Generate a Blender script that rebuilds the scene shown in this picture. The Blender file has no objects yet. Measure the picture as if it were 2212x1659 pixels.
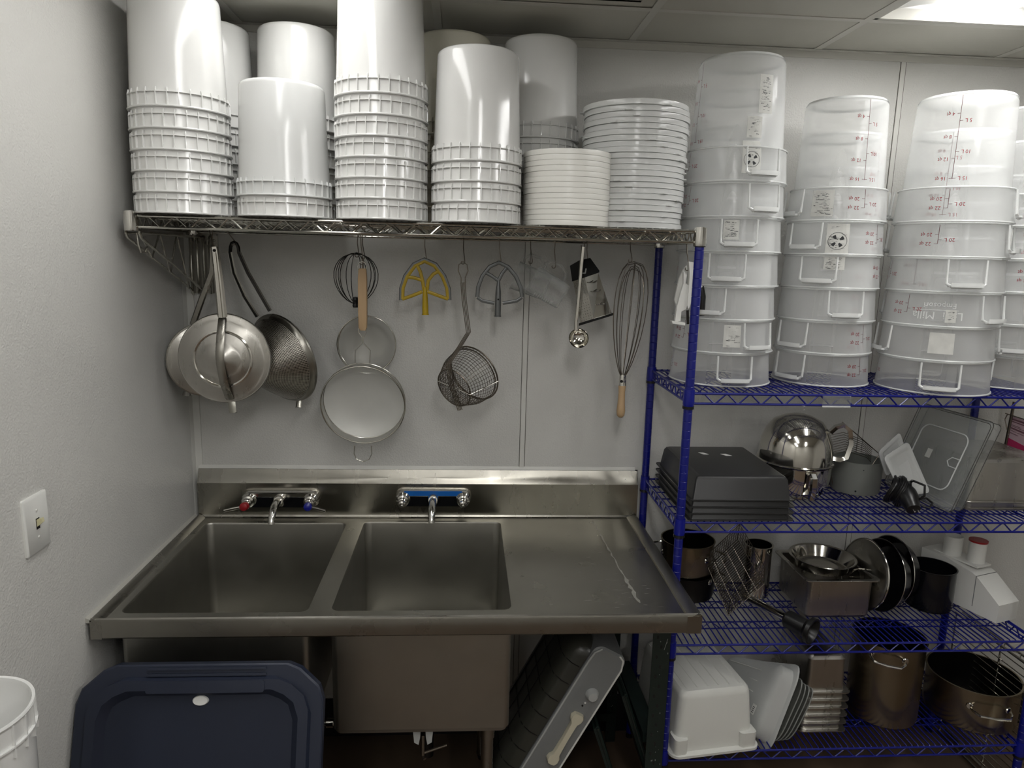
import bpy, bmesh, math, random
from mathutils import Vector, Matrix
random.seed(7)
EXPOSURE = 0.36
LAMPS = 13.0
SC = bpy.context.scene
COL = SC.collection
PI = math.pi
# ------------------------------------------------------------------ camera
F, PITCH, ROLL, YAW = 1531.5, .1784, -.026, .0683
CAMP = Vector((.915, -2.403, 1.772))
FW = Vector((math.sin(YAW)*math.cos(PITCH), math.cos(YAW)*math.cos(PITCH), -math.sin(PITCH)))
_r = Vector((math.cos(YAW), -math.sin(YAW), 0)); _d = FW.cross(_r)
RT = math.cos(ROLL)*_r + math.sin(ROLL)*_d
DN = -math.sin(ROLL)*_r + math.cos(ROLL)*_d
cd = bpy.data.cameras.new('camera'); cam = bpy.data.objects.new('camera', cd); COL.objects.link(cam)
cd.sensor_fit = 'HORIZONTAL'; cd.sensor_width = 36; cd.lens = 36*F/2212; cd.clip_start = .02
m3 = Matrix((RT, -DN, -FW)).transposed()
cam.matrix_world = Matrix.Translation(CAMP) @ m3.to_4x4()
SC.camera = cam
SC.view_settings.view_transform = 'Standard'; SC.view_settings.look = 'None'
SC.view_settings.gamma = 1; SC.view_settings.use_curve_mapping = False
SC.view_settings.exposure = EXPOSURE
SC.cycles.transparent_max_bounces = 20
SC.cycles.max_bounces = 6
SC.cycles.diffuse_bounces = 3
SC.cycles.glossy_bounces = 4
SC.cycles.use_adaptive_sampling = True
SC.cycles.adaptive_threshold = .12
SC.cycles.adaptive_min_samples = 16
SC.cycles.caustics_reflective = False
SC.cycles.caustics_refractive = False
SC.cycles.sample_clamp_indirect = 6
w = bpy.data.worlds.new('world'); SC.world = w; w.use_nodes = True
w.node_tree.nodes['Background'].inputs[0].default_value = (.6, .59, .56, 1)
w.node_tree.nodes['Background'].inputs[1].default_value = .05
CEIL = 2.456

def P(px, py, **k):
    """world point seen at pixel (px, py) of the 2212x1659 frame on a plane X=, Y= or Z="""
    v = FW + (px-1106)/F*RT + (py-829.5)/F*DN
    a, val = list(k.items())[0]; i = 'XYZ'.index(a)
    return CAMP + v*((val-CAMP[i])/v[i])

# ------------------------------------------------------------------ mesh helpers
class MB:
    def __init__(s): s.v = []; s.f = []; s.uv = {}
    def add(s, vs, fs, M=None):
        o = len(s.v)
        if M is not None: vs = [M @ Vector(v) for v in vs]
        s.v += [tuple(v) for v in vs]; s.f += [tuple(i+o for i in f) for f in fs]
        return o
    def box(s, x0, x1, y0, y1, z0, z1, M=None):
        vs = [(x, y, z) for x in (x0, x1) for y in (y0, y1) for z in (z0, z1)]
        s.add(vs, [(0,1,3,2),(4,6,7,5),(0,4,5,1),(2,3,7,6),(0,2,6,4),(1,5,7,3)], M); return s
    def loft(s, loops, c0=False, c1=False, closed=True, M=None):
        n = len(loops[0]); vs = [p for l in loops for p in l]; fs = []
        for k in range(len(loops)-1):
            for i in range(n if closed else n-1):
                j = (i+1) % n
                fs.append((k*n+i, k*n+j, (k+1)*n+j, (k+1)*n+i))
        if c0: fs.append(tuple(reversed(range(n))))
        if c1: fs.append(tuple((len(loops)-1)*n+i for i in range(n)))
        s.add(vs, fs, M); return s
    def lathe(s, prof, n=40, M=None, ring=False, uv=False):
        """prof: [(r, z)], r=0 at an end closes with a fan"""
        vs = []; fs = []; idx = []
        for r, z in prof:
            if r < 1e-6: idx.append([len(vs)]); vs.append((0, 0, z))
            else:
                idx.append(list(range(len(vs), len(vs)+n)))
                vs += [(r*math.cos(2*PI*i/n), r*math.sin(2*PI*i/n), z) for i in range(n)]
        prs = list(zip(idx, idx[1:])) + ([(idx[-1], idx[0])] if ring else [])
        for a, b in prs:
            for i in range(n):
                j = (i+1) % n
                if len(a) == 1 and len(b) == 1: continue
                if len(a) == 1: fs.append((a[0], b[i], b[j]))
                elif len(b) == 1: fs.append((a[i], a[j], b[0]))
                else: fs.append((a[i], a[j], b[j], b[i]))
        s.add(vs, fs, M); return s
    def tube(s, pts, r, n=8, closed=False, M=None, flat=1.0):
        pts = [Vector(p) for p in pts]; N = len(pts); rings = []; up = None
        rr = r if isinstance(r, (list, tuple)) else [r]*N
        for i, p in enumerate(pts):
            a = pts[i-1] if i or closed else p; b = pts[(i+1) % N] if i < N-1 or closed else p
            t = (b-a)
            t = t.normalized() if t.length > 1e-9 else Vector((0, 0, 1))
            if up is None:
                up = Vector((0, 0, 1)) if abs(t.z) < .9 else Vector((1, 0, 0))
            up = (up - t*up.dot(t))
            up = up.normalized() if up.length > 1e-6 else t.orthogonal().normalized()
            q = t.cross(up)
            rings.append([p + rr[i]*(math.cos(2*PI*k/n)*q + flat*math.sin(2*PI*k/n)*up) for k in range(n)])
        if closed: s.loft(rings+[rings[0]], M=M)
        else: s.loft(rings, True, True, M=M)
        return s
    def prism(s, poly, h0, h1, M=None):
        s.loft([[(x, y, h0) for x, y in poly], [(x, y, h1) for x, y in poly]], True, True, M=M); return s

WP = {}
def wpos(o): return WP.get(o.name, Vector((0, 0, 0)))
def build(mb, name, mat, parent=None, loc=None, angle=38, smooth=True, stuff=False):
    base = wpos(parent) if parent else (Vector(loc) if loc is not None else Vector((0, 0, 0)))
    me = bpy.data.meshes.new(name)
    me.from_pydata([(v[0]-base.x, v[1]-base.y, v[2]-base.z) for v in mb.v], [], mb.f)
    bm = bmesh.new(); bm.from_mesh(me)
    bmesh.ops.remove_doubles(bm, verts=bm.verts, dist=1e-6)
    bmesh.ops.recalc_face_normals(bm, faces=bm.faces)
    if smooth:
        ca = math.radians(angle)
        for f in bm.faces: f.smooth = True
        for e in bm.edges:
            if len(e.link_faces) == 2 and e.calc_face_angle(0) > ca: e.smooth = False
    bm.to_mesh(me); bm.free()
    o = bpy.data.objects.new(name, me); COL.objects.link(o)
    if mat: me.materials.append(mat)
    if parent: o.parent = parent; WP[o.name] = base
    elif loc is not None: o.location = base; WP[o.name] = base
    if stuff: o['kind'] = 'stuff'
    return o
def tag(o, label=None, cat=None, group=None, kind=None):
    if label: o['label'] = label
    if cat: o['category'] = cat
    if group: o['group'] = group
    if kind: o['kind'] = kind
    return o
def thing(name, loc, label, cat, group=None):
    o = bpy.data.objects.new(name, None); COL.objects.link(o); o.location = loc
    o.empty_display_size = .05
    WP[o.name] = Vector(loc); return tag(o, label, cat, group)
def dup(root, loc, label, group=None, rotz=None):
    c = root.copy(); COL.objects.link(c); c.location = loc; WP[c.name] = Vector(loc)
    c['label'] = label
    if group: c['group'] = group
    if rotz is not None: c.rotation_euler = (0, 0, rotz)
    def rec(a, b):
        for ch in a.children:
            d = ch.copy(); COL.objects.link(d); d.parent = b; rec(ch, d)
    rec(root, c); return c

def axes(o, zdir, xhint=(1, 0, 0)):
    z = Vector(zdir).normalized(); x = Vector(xhint); x = x - z*x.dot(z)
    x = x.normalized() if x.length > 1e-5 else z.orthogonal().normalized()
    y = z.cross(x)
    m = Matrix((x, y, z)).transposed().to_4x4(); m.translation = Vector(o); return m
def T(x, y, z): return Matrix.Translation((x, y, z))
def RZ(a): return Matrix.Rotation(a, 4, 'Z')
def RX(a): return Matrix.Rotation(a, 4, 'X')
def RY(a): return Matrix.Rotation(a, 4, 'Y')
def rrect(x0, x1, y0, y1, r, n=5, z=None):
    r = min(r, (x1-x0)/2-1e-5, (y1-y0)/2-1e-5); pts = []
    for cx, cy, a in ((x1-r, y1-r, 0), (x0+r, y1-r, 90), (x0+r, y0+r, 180), (x1-r, y0+r, 270)):
        for k in range(n+1):
            t = math.radians(a+90*k/n); pts.append((cx+r*math.cos(t), cy+r*math.sin(t)))
    return pts if z is None else [(x, y, z) for x, y in pts]
def lerp(a, b, t): return Vector(a)*(1-t)+Vector(b)*t
def arc(c, r, a0, a1, n, u=(1,0,0), v=(0,0,1)):
    c, u, v = Vector(c), Vector(u), Vector(v)
    return [c + r*(math.cos(t)*u+math.sin(t)*v) for t in [math.radians(a0+(a1-a0)*i/n) for i in range(n+1)]]

# ------------------------------------------------------------------ materials
def nmat(name):
    m = bpy.data.materials.new(name); m.use_nodes = True
    return m, m.node_tree, m.node_tree.nodes['Principled BSDF']
def lin(c): return tuple(((x/255)/12.92 if x/255 <= .04045 else ((x/255+.055)/1.055)**2.4) for x in c)
def mat(name, rgb, rough=.5, metal=0, alpha=1, spec=.5, noise=None, bump=None, coat=0, sss=0, srgb=True, tint=None, aniso=None, brush=0):
    """noise=(scale, amount of roughness change); bump=(scale, strength); tint=(scale, amount of value change)"""
    m, nt, b = nmat(name); c = lin(rgb) if srgb else rgb
    b.inputs['Base Color'].default_value = (*c, 1); b.inputs['Roughness'].default_value = rough
    b.inputs['Metallic'].default_value = metal; b.inputs['Alpha'].default_value = alpha
    b.inputs['Specular IOR Level'].default_value = spec
    if coat: b.inputs['Coat Weight'].default_value = coat; b.inputs['Coat Roughness'].default_value = .1
    N, L = nt.nodes.new, nt.links.new
    if brush:
        tg = N('ShaderNodeTangent'); tg.direction_type = 'RADIAL'; tg.axis = 'Z'; b.inputs['Anisotropic'].default_value = brush; L(tg.outputs[0], b.inputs['Tangent'])
    tc = N('ShaderNodeTexCoord'); src = tc.outputs['Object']
    if aniso:
        mp = N('ShaderNodeMapping'); mp.inputs['Scale'].default_value = aniso; L(src, mp.inputs[0]); src = mp.outputs[0]
    if noise:
        t = N('ShaderNodeTexNoise'); t.inputs['Scale'].default_value = noise[0]; t.inputs['Detail'].default_value = 5; L(src, t.inputs['Vector'])
        r = N('ShaderNodeMapRange'); r.inputs[3].default_value = max(.02, rough-noise[1]); r.inputs[4].default_value = rough+noise[1]
        r.inputs[1].default_value = .15; r.inputs[2].default_value = .85
        L(t.outputs[0], r.inputs[0]); L(r.outputs[0], b.inputs['Roughness'])
    if tint:
        t = N('ShaderNodeTexNoise'); t.inputs['Scale'].default_value = tint[0]; t.inputs['Detail'].default_value = 6; L(src, t.inputs['Vector'])
        r = N('ShaderNodeMapRange'); r.inputs[1].default_value = .15; r.inputs[2].default_value = .85
        r.inputs[3].default_value = 1-tint[1]; r.inputs[4].default_value = 1+tint[1]*.3
        L(t.outputs[0], r.inputs[0])
        x = N('ShaderNodeMix'); x.data_type = 'RGBA'; x.blend_type = 'MULTIPLY'; x.inputs[0].default_value = 1
        x.inputs[6].default_value = (*c, 1); L(r.outputs[0], x.inputs[7]); L(x.outputs[2], b.inputs['Base Color'])
    if bump:
        t = N('ShaderNodeTexNoise'); t.inputs['Scale'].default_value = bump[0]; t.inputs['Detail'].default_value = 3; L(src, t.inputs['Vector'])
        bp = N('ShaderNodeBump'); bp.inputs['Strength'].default_value = bump[1]; bp.inputs['Distance'].default_value = .002
        L(t.outputs[0], bp.inputs['Height']); L(bp.outputs[0], b.inputs['Normal'])
    return m
def wall_mat(name, rgb):
    m, nt, b = nmat(name); N, L = nt.nodes.new, nt.links.new
    tc = N('ShaderNodeTexCoord'); t = N('ShaderNodeTexNoise'); t.inputs['Scale'].default_value = 170; t.inputs['Detail'].default_value = 2
    t2 = N('ShaderNodeTexVoronoi'); t2.inputs['Scale'].default_value = 230; t2.feature = 'SMOOTH_F1'
    L(tc.outputs['Object'], t.inputs['Vector']); L(tc.outputs['Object'], t2.inputs['Vector'])
    ad = N('ShaderNodeMath'); ad.operation = 'ADD'; L(t.outputs[0], ad.inputs[0]); L(t2.outputs['Distance'], ad.inputs[1])
    bp = N('ShaderNodeBump'); bp.inputs['Strength'].default_value = .25; bp.inputs['Distance'].default_value = .003
    L(ad.outputs[0], bp.inputs['Height']); L(bp.outputs[0], b.inputs['Normal'])
    s = N('ShaderNodeTexNoise'); s.inputs['Scale'].default_value = 1.7; s.inputs['Detail'].default_value = 4; L(tc.outputs['Object'], s.inputs['Vector'])
    r = N('ShaderNodeMapRange'); r.inputs[1].default_value = .3; r.inputs[2].default_value = .7; r.inputs[3].default_value = .93; r.inputs[4].default_value = 1.03
    L(s.outputs[0], r.inputs[0]); x = N('ShaderNodeMix'); x.data_type = 'RGBA'; x.blend_type = 'MULTIPLY'; x.inputs[0].default_value = 1
    x.inputs[6].default_value = (*lin(rgb), 1); L(r.outputs[0], x.inputs[7]); L(x.outputs[2], b.inputs['Base Color'])
    b.inputs['Roughness'].default_value = .38; b.inputs['Specular IOR Level'].default_value = .45
    return m
def clear_mat(name, tint, face, edge, rough=.12, mixt=.4):
    """clear plastic: see-through face on, denser and shinier at grazing angles"""
    m, nt, b = nmat(name); N, L = nt.nodes.new, nt.links.new
    b.inputs['Base Color'].default_value = (*lin(tint), 1); b.inputs['Roughness'].default_value = rough
    lw = N('ShaderNodeLayerWeight'); lw.inputs['Blend'].default_value = .35
    r = N('ShaderNodeMapRange'); r.inputs[3].default_value = face; r.inputs[4].default_value = edge
    L(lw.outputs['Facing'], r.inputs[0])
    tl = N('ShaderNodeBsdfTranslucent'); tl.inputs[0].default_value = (*lin(tint), 1)
    m1 = N('ShaderNodeMixShader'); m1.inputs[0].default_value = mixt; L(b.outputs[0], m1.inputs[1]); L(tl.outputs[0], m1.inputs[2])
    tr = N('ShaderNodeBsdfTransparent'); m2 = N('ShaderNodeMixShader'); L(r.outputs[0], m2.inputs[0]); L(tr.outputs[0], m2.inputs[1]); L(m1.outputs[0], m2.inputs[2])
    L(m2.outputs[0], nt.nodes['Material Output'].inputs[0])
    return m
def emit(name, rgb, s):
    m = bpy.data.materials.new(name); m.use_nodes = True; nt = m.node_tree; nt.nodes.clear()
    e = nt.nodes.new('ShaderNodeEmission'); e.inputs[0].default_value = (*rgb, 1); e.inputs[1].default_value = s
    o = nt.nodes.new('ShaderNodeOutputMaterial'); nt.links.new(e.outputs[0], o.inputs[0]); return m
def pattern_mat(name, rgb, hole, freq, metal=1, rough=.3, thr=.32, alpha_hole=None):
    """sheet with a regular grid of round holes, laid out by angle and height about the object's own axis attribute"""
    m, nt, b = nmat(name); N, L = nt.nodes.new, nt.links.new
    b.inputs['Metallic'].default_value = metal; b.inputs['Roughness'].default_value = rough
    uv = N('ShaderNodeUVMap'); mp = N('ShaderNodeMapping'); mp.inputs['Scale'].default_value = (freq[0], freq[1], 1); L(uv.outputs[0], mp.inputs[0])
    v = N('ShaderNodeTexVoronoi'); v.voronoi_dimensions = '2D'; v.inputs['Scale'].default_value = 1; v.inputs['Randomness'].default_value = 0; L(mp.outputs[0], v.inputs['Vector'])
    c = N('ShaderNodeMath'); c.operation = 'LESS_THAN'; c.inputs[1].default_value = thr; L(v.outputs['Distance'], c.inputs[0])
    x = N('ShaderNodeMix'); x.data_type = 'RGBA'; x.inputs[6].default_value = (*lin(rgb), 1); x.inputs[7].default_value = (*lin(hole), 1)
    L(c.outputs[0], x.inputs[0]); L(x.outputs[2], b.inputs['Base Color'])
    bp = N('ShaderNodeBump'); bp.inputs['Strength'].default_value = .6; bp.inputs['Distance'].default_value = .001
    L(v.outputs['Distance'], bp.inputs['Height']); L(bp.outputs[0], b.inputs['Normal'])
    return m
WALL = wall_mat('wall_panel_white', (214, 213, 208))
TRIMW = mat('trim_white', (216, 215, 209), .5)
SEAM = mat('seam_dark', (84, 80, 72), .7)
TILE = mat('ceiling_tile', (196, 194, 184), .55, bump=(60, .12), tint=(2.5, .08))
GRID = mat('ceiling_grid', (200, 198, 190), .4)
GAP = mat('gap_black', (22, 20, 17), .9)
FLOORM = mat('floor_tile_brown', (100, 83, 68), .4, bump=(30, .2), tint=(6, .3))
BASEM = mat('base_black', (20, 20, 22), .45)
BUCKET = mat('bucket_white', (224, 224, 221), .13, tint=(3, .03), spec=.6)
BUCKETY = mat('bucket_ivory', (228, 224, 208), .14)
BUCKETG = mat('bucket_clouded', (216, 217, 215), .16)
LIDW = mat('lid_white', (228, 227, 220), .3)
LIDC = clear_mat('lid_clear', (246, 247, 245), .7, .9, .15, .25)
TUBC = clear_mat('tub_clear', (253, 254, 253), .25, .66, .1, .3)
TUBR = mat('tub_rim', (236, 238, 236), .2, alpha=.75)
CLEAR = clear_mat('polycarbonate', (205, 208, 205), .10, .6, .08)
GLASSY = clear_mat('jug_plastic', (225, 228, 226), .05, .6, .06)
EDGE = mat('polycarbonate_edge', (70, 68, 64), .15, alpha=.75)
RED = mat('print_red', (128, 4, 26), .6, spec=.2)
DKRED = mat('print_dark_red', (80, 14, 30), .6, spec=.2)
INK = mat('print_black', (40, 42, 44), .6)
PAPER = mat('paper_worn', (226, 226, 220), .7, alpha=.8, tint=(40, .2))
WHITEP = mat('plain_white_paper', (232, 232, 228), .7)
CHROME = mat('chrome', (212, 210, 204), .12, 1)
CHROMED = mat('chrome_wire', (190, 188, 180), .2, 1)
STEEL = mat('steel_brushed', (164, 162, 153), .30, 1, noise=(7, .07), tint=(4, .16))
STEELV = mat('steel_satin', (190, 187, 180), .30, 1, brush=.75, noise=(9, .08), tint=(4, .15), aniso=(6, 6, 1))
STEELS = mat('steel_splash', (156, 153, 144), .26, 1, brush=.7, noise=(5, .08), tint=(3, .2), aniso=(3, 1, 1))
STEELD = mat('steel_worn', (158, 155, 147), .30, 1, brush=.75, noise=(11, .1), tint=(5, .22))
STEELB = mat('steel_basin', (172, 170, 162), .40, 1, brush=.45, noise=(9, .08), tint=(5, .2))
STEELP = mat('steel_polished', (205, 202, 194), .1, 1, noise=(7, .03))
STEELT = mat('steel_reflected_brown', (160, 149, 128), .26, 1, brush=.8, noise=(6, .08), tint=(6, .3))  # brown reflections of the room put into the steel's colour
WIRED = mat('wire_dark_steel', (120, 112, 102), .3, 1)
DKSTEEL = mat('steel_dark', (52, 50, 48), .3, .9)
MESHF = mat('fine_mesh', (226, 226, 220), .55, .3, alpha=.78, tint=(9, .12))
MESHF2 = mat('fine_mesh_back', (190, 188, 180), .5, .5, alpha=.45)
PERF = pattern_mat('perforated_steel', (172, 168, 160), (34, 32, 30), (150, 300), rough=.26)
BLUE = mat('blue_epoxy', (6, 17, 112), .34, coat=.15)
BLUED = mat('blue_sleeve', (7, 19, 124), .3)
BLACKP = mat('black_plastic', (16, 16, 17), .35)
BLACKM = mat('black_enamel', (13, 14, 17), .18)
NONSTICK = mat('nonstick_charcoal', (50, 50, 50), .36, .2, tint=(12, .08))
NAVY = mat('navy_plastic', (34, 40, 56), .45, tint=(4, .12))
GREYP = mat('grey_plastic', (128, 130, 130), .42, tint=(8, .06))
LGREYP = mat('light_grey_plastic', (176, 178, 176), .4)
WHITEPL = mat('white_plastic', (226, 226, 221), .32)
GREYEDGE = mat('grey_clear_edge', (168, 170, 166), .2, alpha=.55)
FROSTTUB = mat('frosted_tub', (192, 194, 192), .34, tint=(5, .06))
CAULK = mat('caulk_grey', (176, 174, 166), .6)
FROST = mat('frosted_clear', (206, 208, 206), .3, alpha=.72)
WHITEF = mat('frosted_white_plastic', (214, 214, 208), .38, tint=(5, .06))
CREAM = mat('cream_plastic', (206, 200, 178), .4)
IVORY = mat('ivory_toggle', (206, 200, 160), .35)
YELLOW = mat('yellow_coating', (196, 164, 14), .35, tint=(30, .15))
GREYM = mat('grey_coated_metal', (116, 118, 118), .34, .5)
WOOD = mat('wood_handle', (198, 167, 128), .6, tint=(14, .16), aniso=(3, 3, .4))
GREENP = mat('dark_green_paint', (24, 36, 32), .42, tint=(20, .2))
FILM = mat('blue_film', (18, 96, 176), .35)
REDP = mat('red_plastic', (150, 26, 34), .3)
BLUEP = mat('blue_plastic', (22, 30, 130), .25)
PINK = mat('pink_card', (244, 212, 220), .6)
HOTPINK = mat('hot_pink_card', (226, 60, 120), .6)
SMOKED = mat('smoked_lattice', (58, 58, 52), .3, alpha=.93)
LAMP = emit('lamp_glow', (1, .99, .975), LAMPS)
LAMPB = emit('lamp_glow_dim', (1, .99, .975), LAMPS*.5)
REFL = mat('lamp_reflector', (215, 215, 212), .5)
def cyl_uv(o, Minv):
    """uv by angle about the axis and height along it"""
    me = o.data; uvl = me.uv_layers.new(name='UVMap'); base = wpos(o.parent) if o.parent else wpos(o)
    co = []
    for v in me.vertices:
        q = Minv @ (v.co+base); co.append(((math.atan2(q.y, q.x)/(2*PI)) % 1, q.z))
    for p in me.polygons:
        us = [co[me.loops[l].vertex_index][0] for l in p.loop_indices]; wrap = max(us)-min(us) > .5
        for l, u in zip(p.loop_indices, us):
            uvl.data[l].uv = (u+1 if wrap and u < .5 else u, co[me.loops[l].vertex_index][1])
def fontmesh(txt, size, extrude=0):
    cu = bpy.data.curves.new('txt', 'FONT'); cu.body = txt; cu.size = size; cu.align_x = 'CENTER'; cu.align_y = 'CENTER'
    cu.resolution_u = 2; cu.extrude = extrude
    o = bpy.data.objects.new('txt', cu); COL.objects.link(o)
    me = bpy.data.meshes.new_from_object(o.evaluated_get(bpy.context.evaluated_depsgraph_get()))
    vs = [tuple(v.co) for v in me.vertices]; fs = [tuple(p.vertices) for p in me.polygons]
    bpy.data.objects.remove(o); bpy.data.curves.remove(cu); bpy.data.meshes.remove(me)
    return vs, fs

# ================================================================== the room
RX0, RX1, RY0, RY1 = 0.0, 4.3, -4.3, 0.0
def struct(name, mb, m, **k):
    o = build(mb, name, m, loc=(0, 0, 0), **k); o['kind'] = 'structure'; return o
struct('floor', MB().box(RX0-.1, RX1+.1, RY0-.1, .1, -.1, 0), FLOORM)
wb = struct('wall_back', MB().box(RX0-.1, RX1+.1, .004, .1, 0, CEIL+.1), GAP)
S1X, S2X = 1.121, 2.346
for a, b in ((.026, S1X-.006), (S1X+.006, S2X-.006), (S2X+.006, 3.565), (3.577, RX1)):
    build(MB().box(a, b, 0, .006, .0, CEIL), 'wall_panel', WALL, wb)
for x in (S1X, S2X, 3.571):     # vinyl divider bars over the seams
    mb = MB(); mb.loft([[(x-.0085, .001, z), (x-.0078, -.0022, z), (x+.0078, -.0022, z), (x+.0085, .001, z)] for z in (.15, CEIL-.022)], True, True)
    o = build(mb, 'divider_bar', TRIMW, wb)
    build(MB().box(x-.0102, x-.0085, -.0007, .002, .15, CEIL-.022).box(x+.0085, x+.0102, -.0007, .002, .15, CEIL-.022), 'joint', SEAM, wb)
mb = MB(); mb.loft([[(0, -.024, z), (.004, -.004, z), (.024, 0, z), (.026, .004, z), (-.004, .004, z), (-.004, -.026, z)] for z in (.15, CEIL-.022)], True, True)
struct('trim_1', mb, TRIMW)
wl = struct('wall_left', MB().box(-.1, -.004, RY0-.1, .1, 0, CEIL+.1), GAP)
for a, b in ((-1.235, -.026), (-2.46, -1.238), (-3.685, -2.463), (RY0, -3.688)):
    build(MB().box(-.006, 0, a, b, 0, CEIL), 'wall_panel', WALL, wl)
struct('wall_right', MB().box(RX1, RX1+.1, RY0, 0, 0, CEIL), WALL)
struct('wall_front', MB().box(RX0, RX1, RY0-.1, RY0, 0, CEIL), WALL)
def cove(name, x0, x1, y0, y1, m):
    struct(name, MB().box(x0, x1, y0, y1, 0, .15), m)
cove('baseboard_back', 0, RX1, -.008, 0, BASEM); cove('baseboard_left', 0, .008, RY0, -.008, BASEM)
# ceiling: black plenum, drop-in tiles, tee grid
ce = struct('ceiling', MB().box(RX0-.1, RX1+.1, RY0-.1, .1, CEIL+.06, CEIL+.12), GAP)
GX = [.211, .821, 1.431, 2.041, 2.651, 3.261, 3.871]
GY = [-.303, -1.523, -2.743, -3.963]
cells_x = [0]+GX+[RX1]; cells_y = [0]+GY+[RY0]
LIGHTS = {(1, 1): 0, (4, 1): 1, (2, 2): 2, (1, 3): 4, (4, 3): 3}   # (column, row) of lamp cells; those behind the camera are unseen, added as fill
PANEL = (3-1+0, 1)
for i in range(len(cells_x)-1):
    for j in range(len(cells_y)-1):
        if (i, j) in LIGHTS: continue
        a, b = cells_x[i]+.005, cells_x[i+1]-.005; d, c = cells_y[j]-.005, cells_y[j+1]+.005
        mb = MB()
        if (i, j) == (2, 1):        # the tile with a raised inner frame beside the pair of back tiles
            mb.box(a, b, c, d, CEIL+.004, CEIL+.016)
            for q0, q1, r0, r1 in ((a+.04, b-.04, d-.05, d-.042), (a+.04, b-.04, c+.042, c+.05), (a+.04, a+.048, c+.05, d-.05), (b-.048, b-.04, c+.05, d-.05)):
                mb.box(q0, q1, r0, r1, CEIL-.0, CEIL+.006)
            mb.box(a+.06, b-.06, c+.06, d-.06, CEIL+.0015, CEIL+.006)
        else: mb.loft([rrect(a, b, c, d, .003, 2, CEIL+.014), rrect(a, b, c, d, .003, 2, CEIL+.003), rrect(a+.004, b-.004, c+.004, d-.004, .003, 2, CEIL+.0015)], True, True)
        build(mb, 'ceiling_tile', TILE, ce)
for x in GX: build(MB().box(x-.0115, x+.0115, RY0, -.021, CEIL-.0005, CEIL+.0015).box(x-.001, x+.001, RY0, -.021, CEIL, CEIL+.04), 'grid_tee', GRID, ce)
for y in GY:
    for a, b in zip(cells_x, cells_x[1:]):
        build(MB().box(a+.0115, b-.0115, y-.0115, y+.0115, CEIL-.0005, CEIL+.0015).box(a+.0115, b-.0115, y-.001, y+.001, CEIL, CEIL+.04), 'grid_tee', GRID, ce)
build(MB().box(0, RX1, -.022, 0, CEIL-.0015, CEIL).box(0, RX1, -.0035, 0, CEIL-.022, CEIL), 'wall_angle', GRID, ce)
build(MB().box(0, .022, RY0, -.022, CEIL-.0015, CEIL).box(0, .0035, RY0, -.022, CEIL-.022, CEIL), 'wall_angle', GRID, ce)

# ------------------------------------------------------------------ ceiling lights
LLAB = ['lit recessed ceiling light above the left front bucket stacks', 'lit recessed ceiling light with bright middle basket at top right of the picture',
        'lit recessed ceiling light over the middle of the room', 'unseen ceiling light added as fill behind the camera at right', 'unseen ceiling light added as fill behind the camera at left']
for (i, j), k in sorted(LIGHTS.items(), key=lambda q: q[1]):
    x0, x1, y1, y0 = cells_x[i]+.013, cells_x[i+1]-.013, cells_y[j]-.013, cells_y[j+1]+.013
    t = thing('ceiling_light', ((x0+x1)/2, (y0+y1)/2, CEIL), LLAB[k], 'light', 'recessed ceiling lights')
    mb = MB(); z = CEIL
    for q in ((x0-.002, x0+.012, y0, y1), (x1-.012, x1+.002, y0, y1), (x0, x1, y0-.002, y0+.012), (x0, x1, y1-.012, y1+.002)): mb.box(*q, z, z+.03)
    build(mb, 'frame', GRID, t)
    xm = (x0+x1)/2; R_ = MB(); n = 8      # white pan rising from the frame, basket lens in the middle
    pr = [(x0+.011, z+.003), (x0+.02, z+.012), (x0+.07, z+.03), (x0+.13, z+.042), (xm-.095, z+.05), (xm, z+.052), (xm+.095, z+.05), (x1-.13, z+.042), (x1-.07, z+.03), (x1-.02, z+.012), (x1-.011, z+.003)]
    R_.loft([[(x, y, zz) for x, zz in pr] for y in (y0+.008, y1-.008)], closed=False)
    for y, s in ((y0+.008, 1), (y1-.008, -1)): R_.add([(x0+.011, y, z+.003), (x1-.011, y, z+.003), (x1-.011, y, z+.056), (x0+.011, y, z+.056)], [(0, 1, 2, 3)])
    build(R_, 'reflector', REFL, t)
    B_ = MB(); pr = [(xm+.10*math.cos(a), z+.046-.034*math.sin(a)) for a in [PI*q/12 for q in range(13)]]
    B_.loft([[(x, y, zz) for x, zz in pr] for y in (y0+.012, y1-.012)], True, True, closed=False)
    build(B_, 'diffuser', LAMPB if k == 0 else LAMP, t)
# ================================================================== wire shelves
def zig(mb, a, b, up, h, pitch, r, n=5, off=0.0, margin=.03):
    a, b, up = Vector(a), Vector(b), Vector(up); L = (b-a).length; t = (b-a)/L
    k = max(2, int((L-2*margin)/(pitch/2))); st = (L-2*margin)/k
    pts = []
    for i in range(k+1):
        hh = h if (i % 2 == 0) else 0
        c = a+t*(margin+st*i)
        pts += [c-t*.004+up*hh, c+t*.004+up*hh]
    mb.tube(pts, r, n)
def truss(parent, name, a, b, h, m, rb=.0036, rz=.0024, pitch=.068):
    a, b = Vector(a), Vector(b); up = Vector((0, 0, 1)); mb = MB()
    mb.tube([a+up*h, b+up*h], rb, 8); mb.tube([a, b], rb, 8)
    zig(mb, a+up*.002, b+up*.002, up, h-.004, pitch, rz)
    return build(mb, name, m, parent)
def collar(parent, x, y, z0, z1, m, r=.0165):
    pr = [(.0128, z0), (r*.93, z0), (r, z0+.006), (r*.97, (z0+z1)/2), (r*.93, z1), (.0128, z1)]
    return build(MB().lathe(pr, 20, T(x, y, 0), ring=True), 'collar', m, parent)
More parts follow.
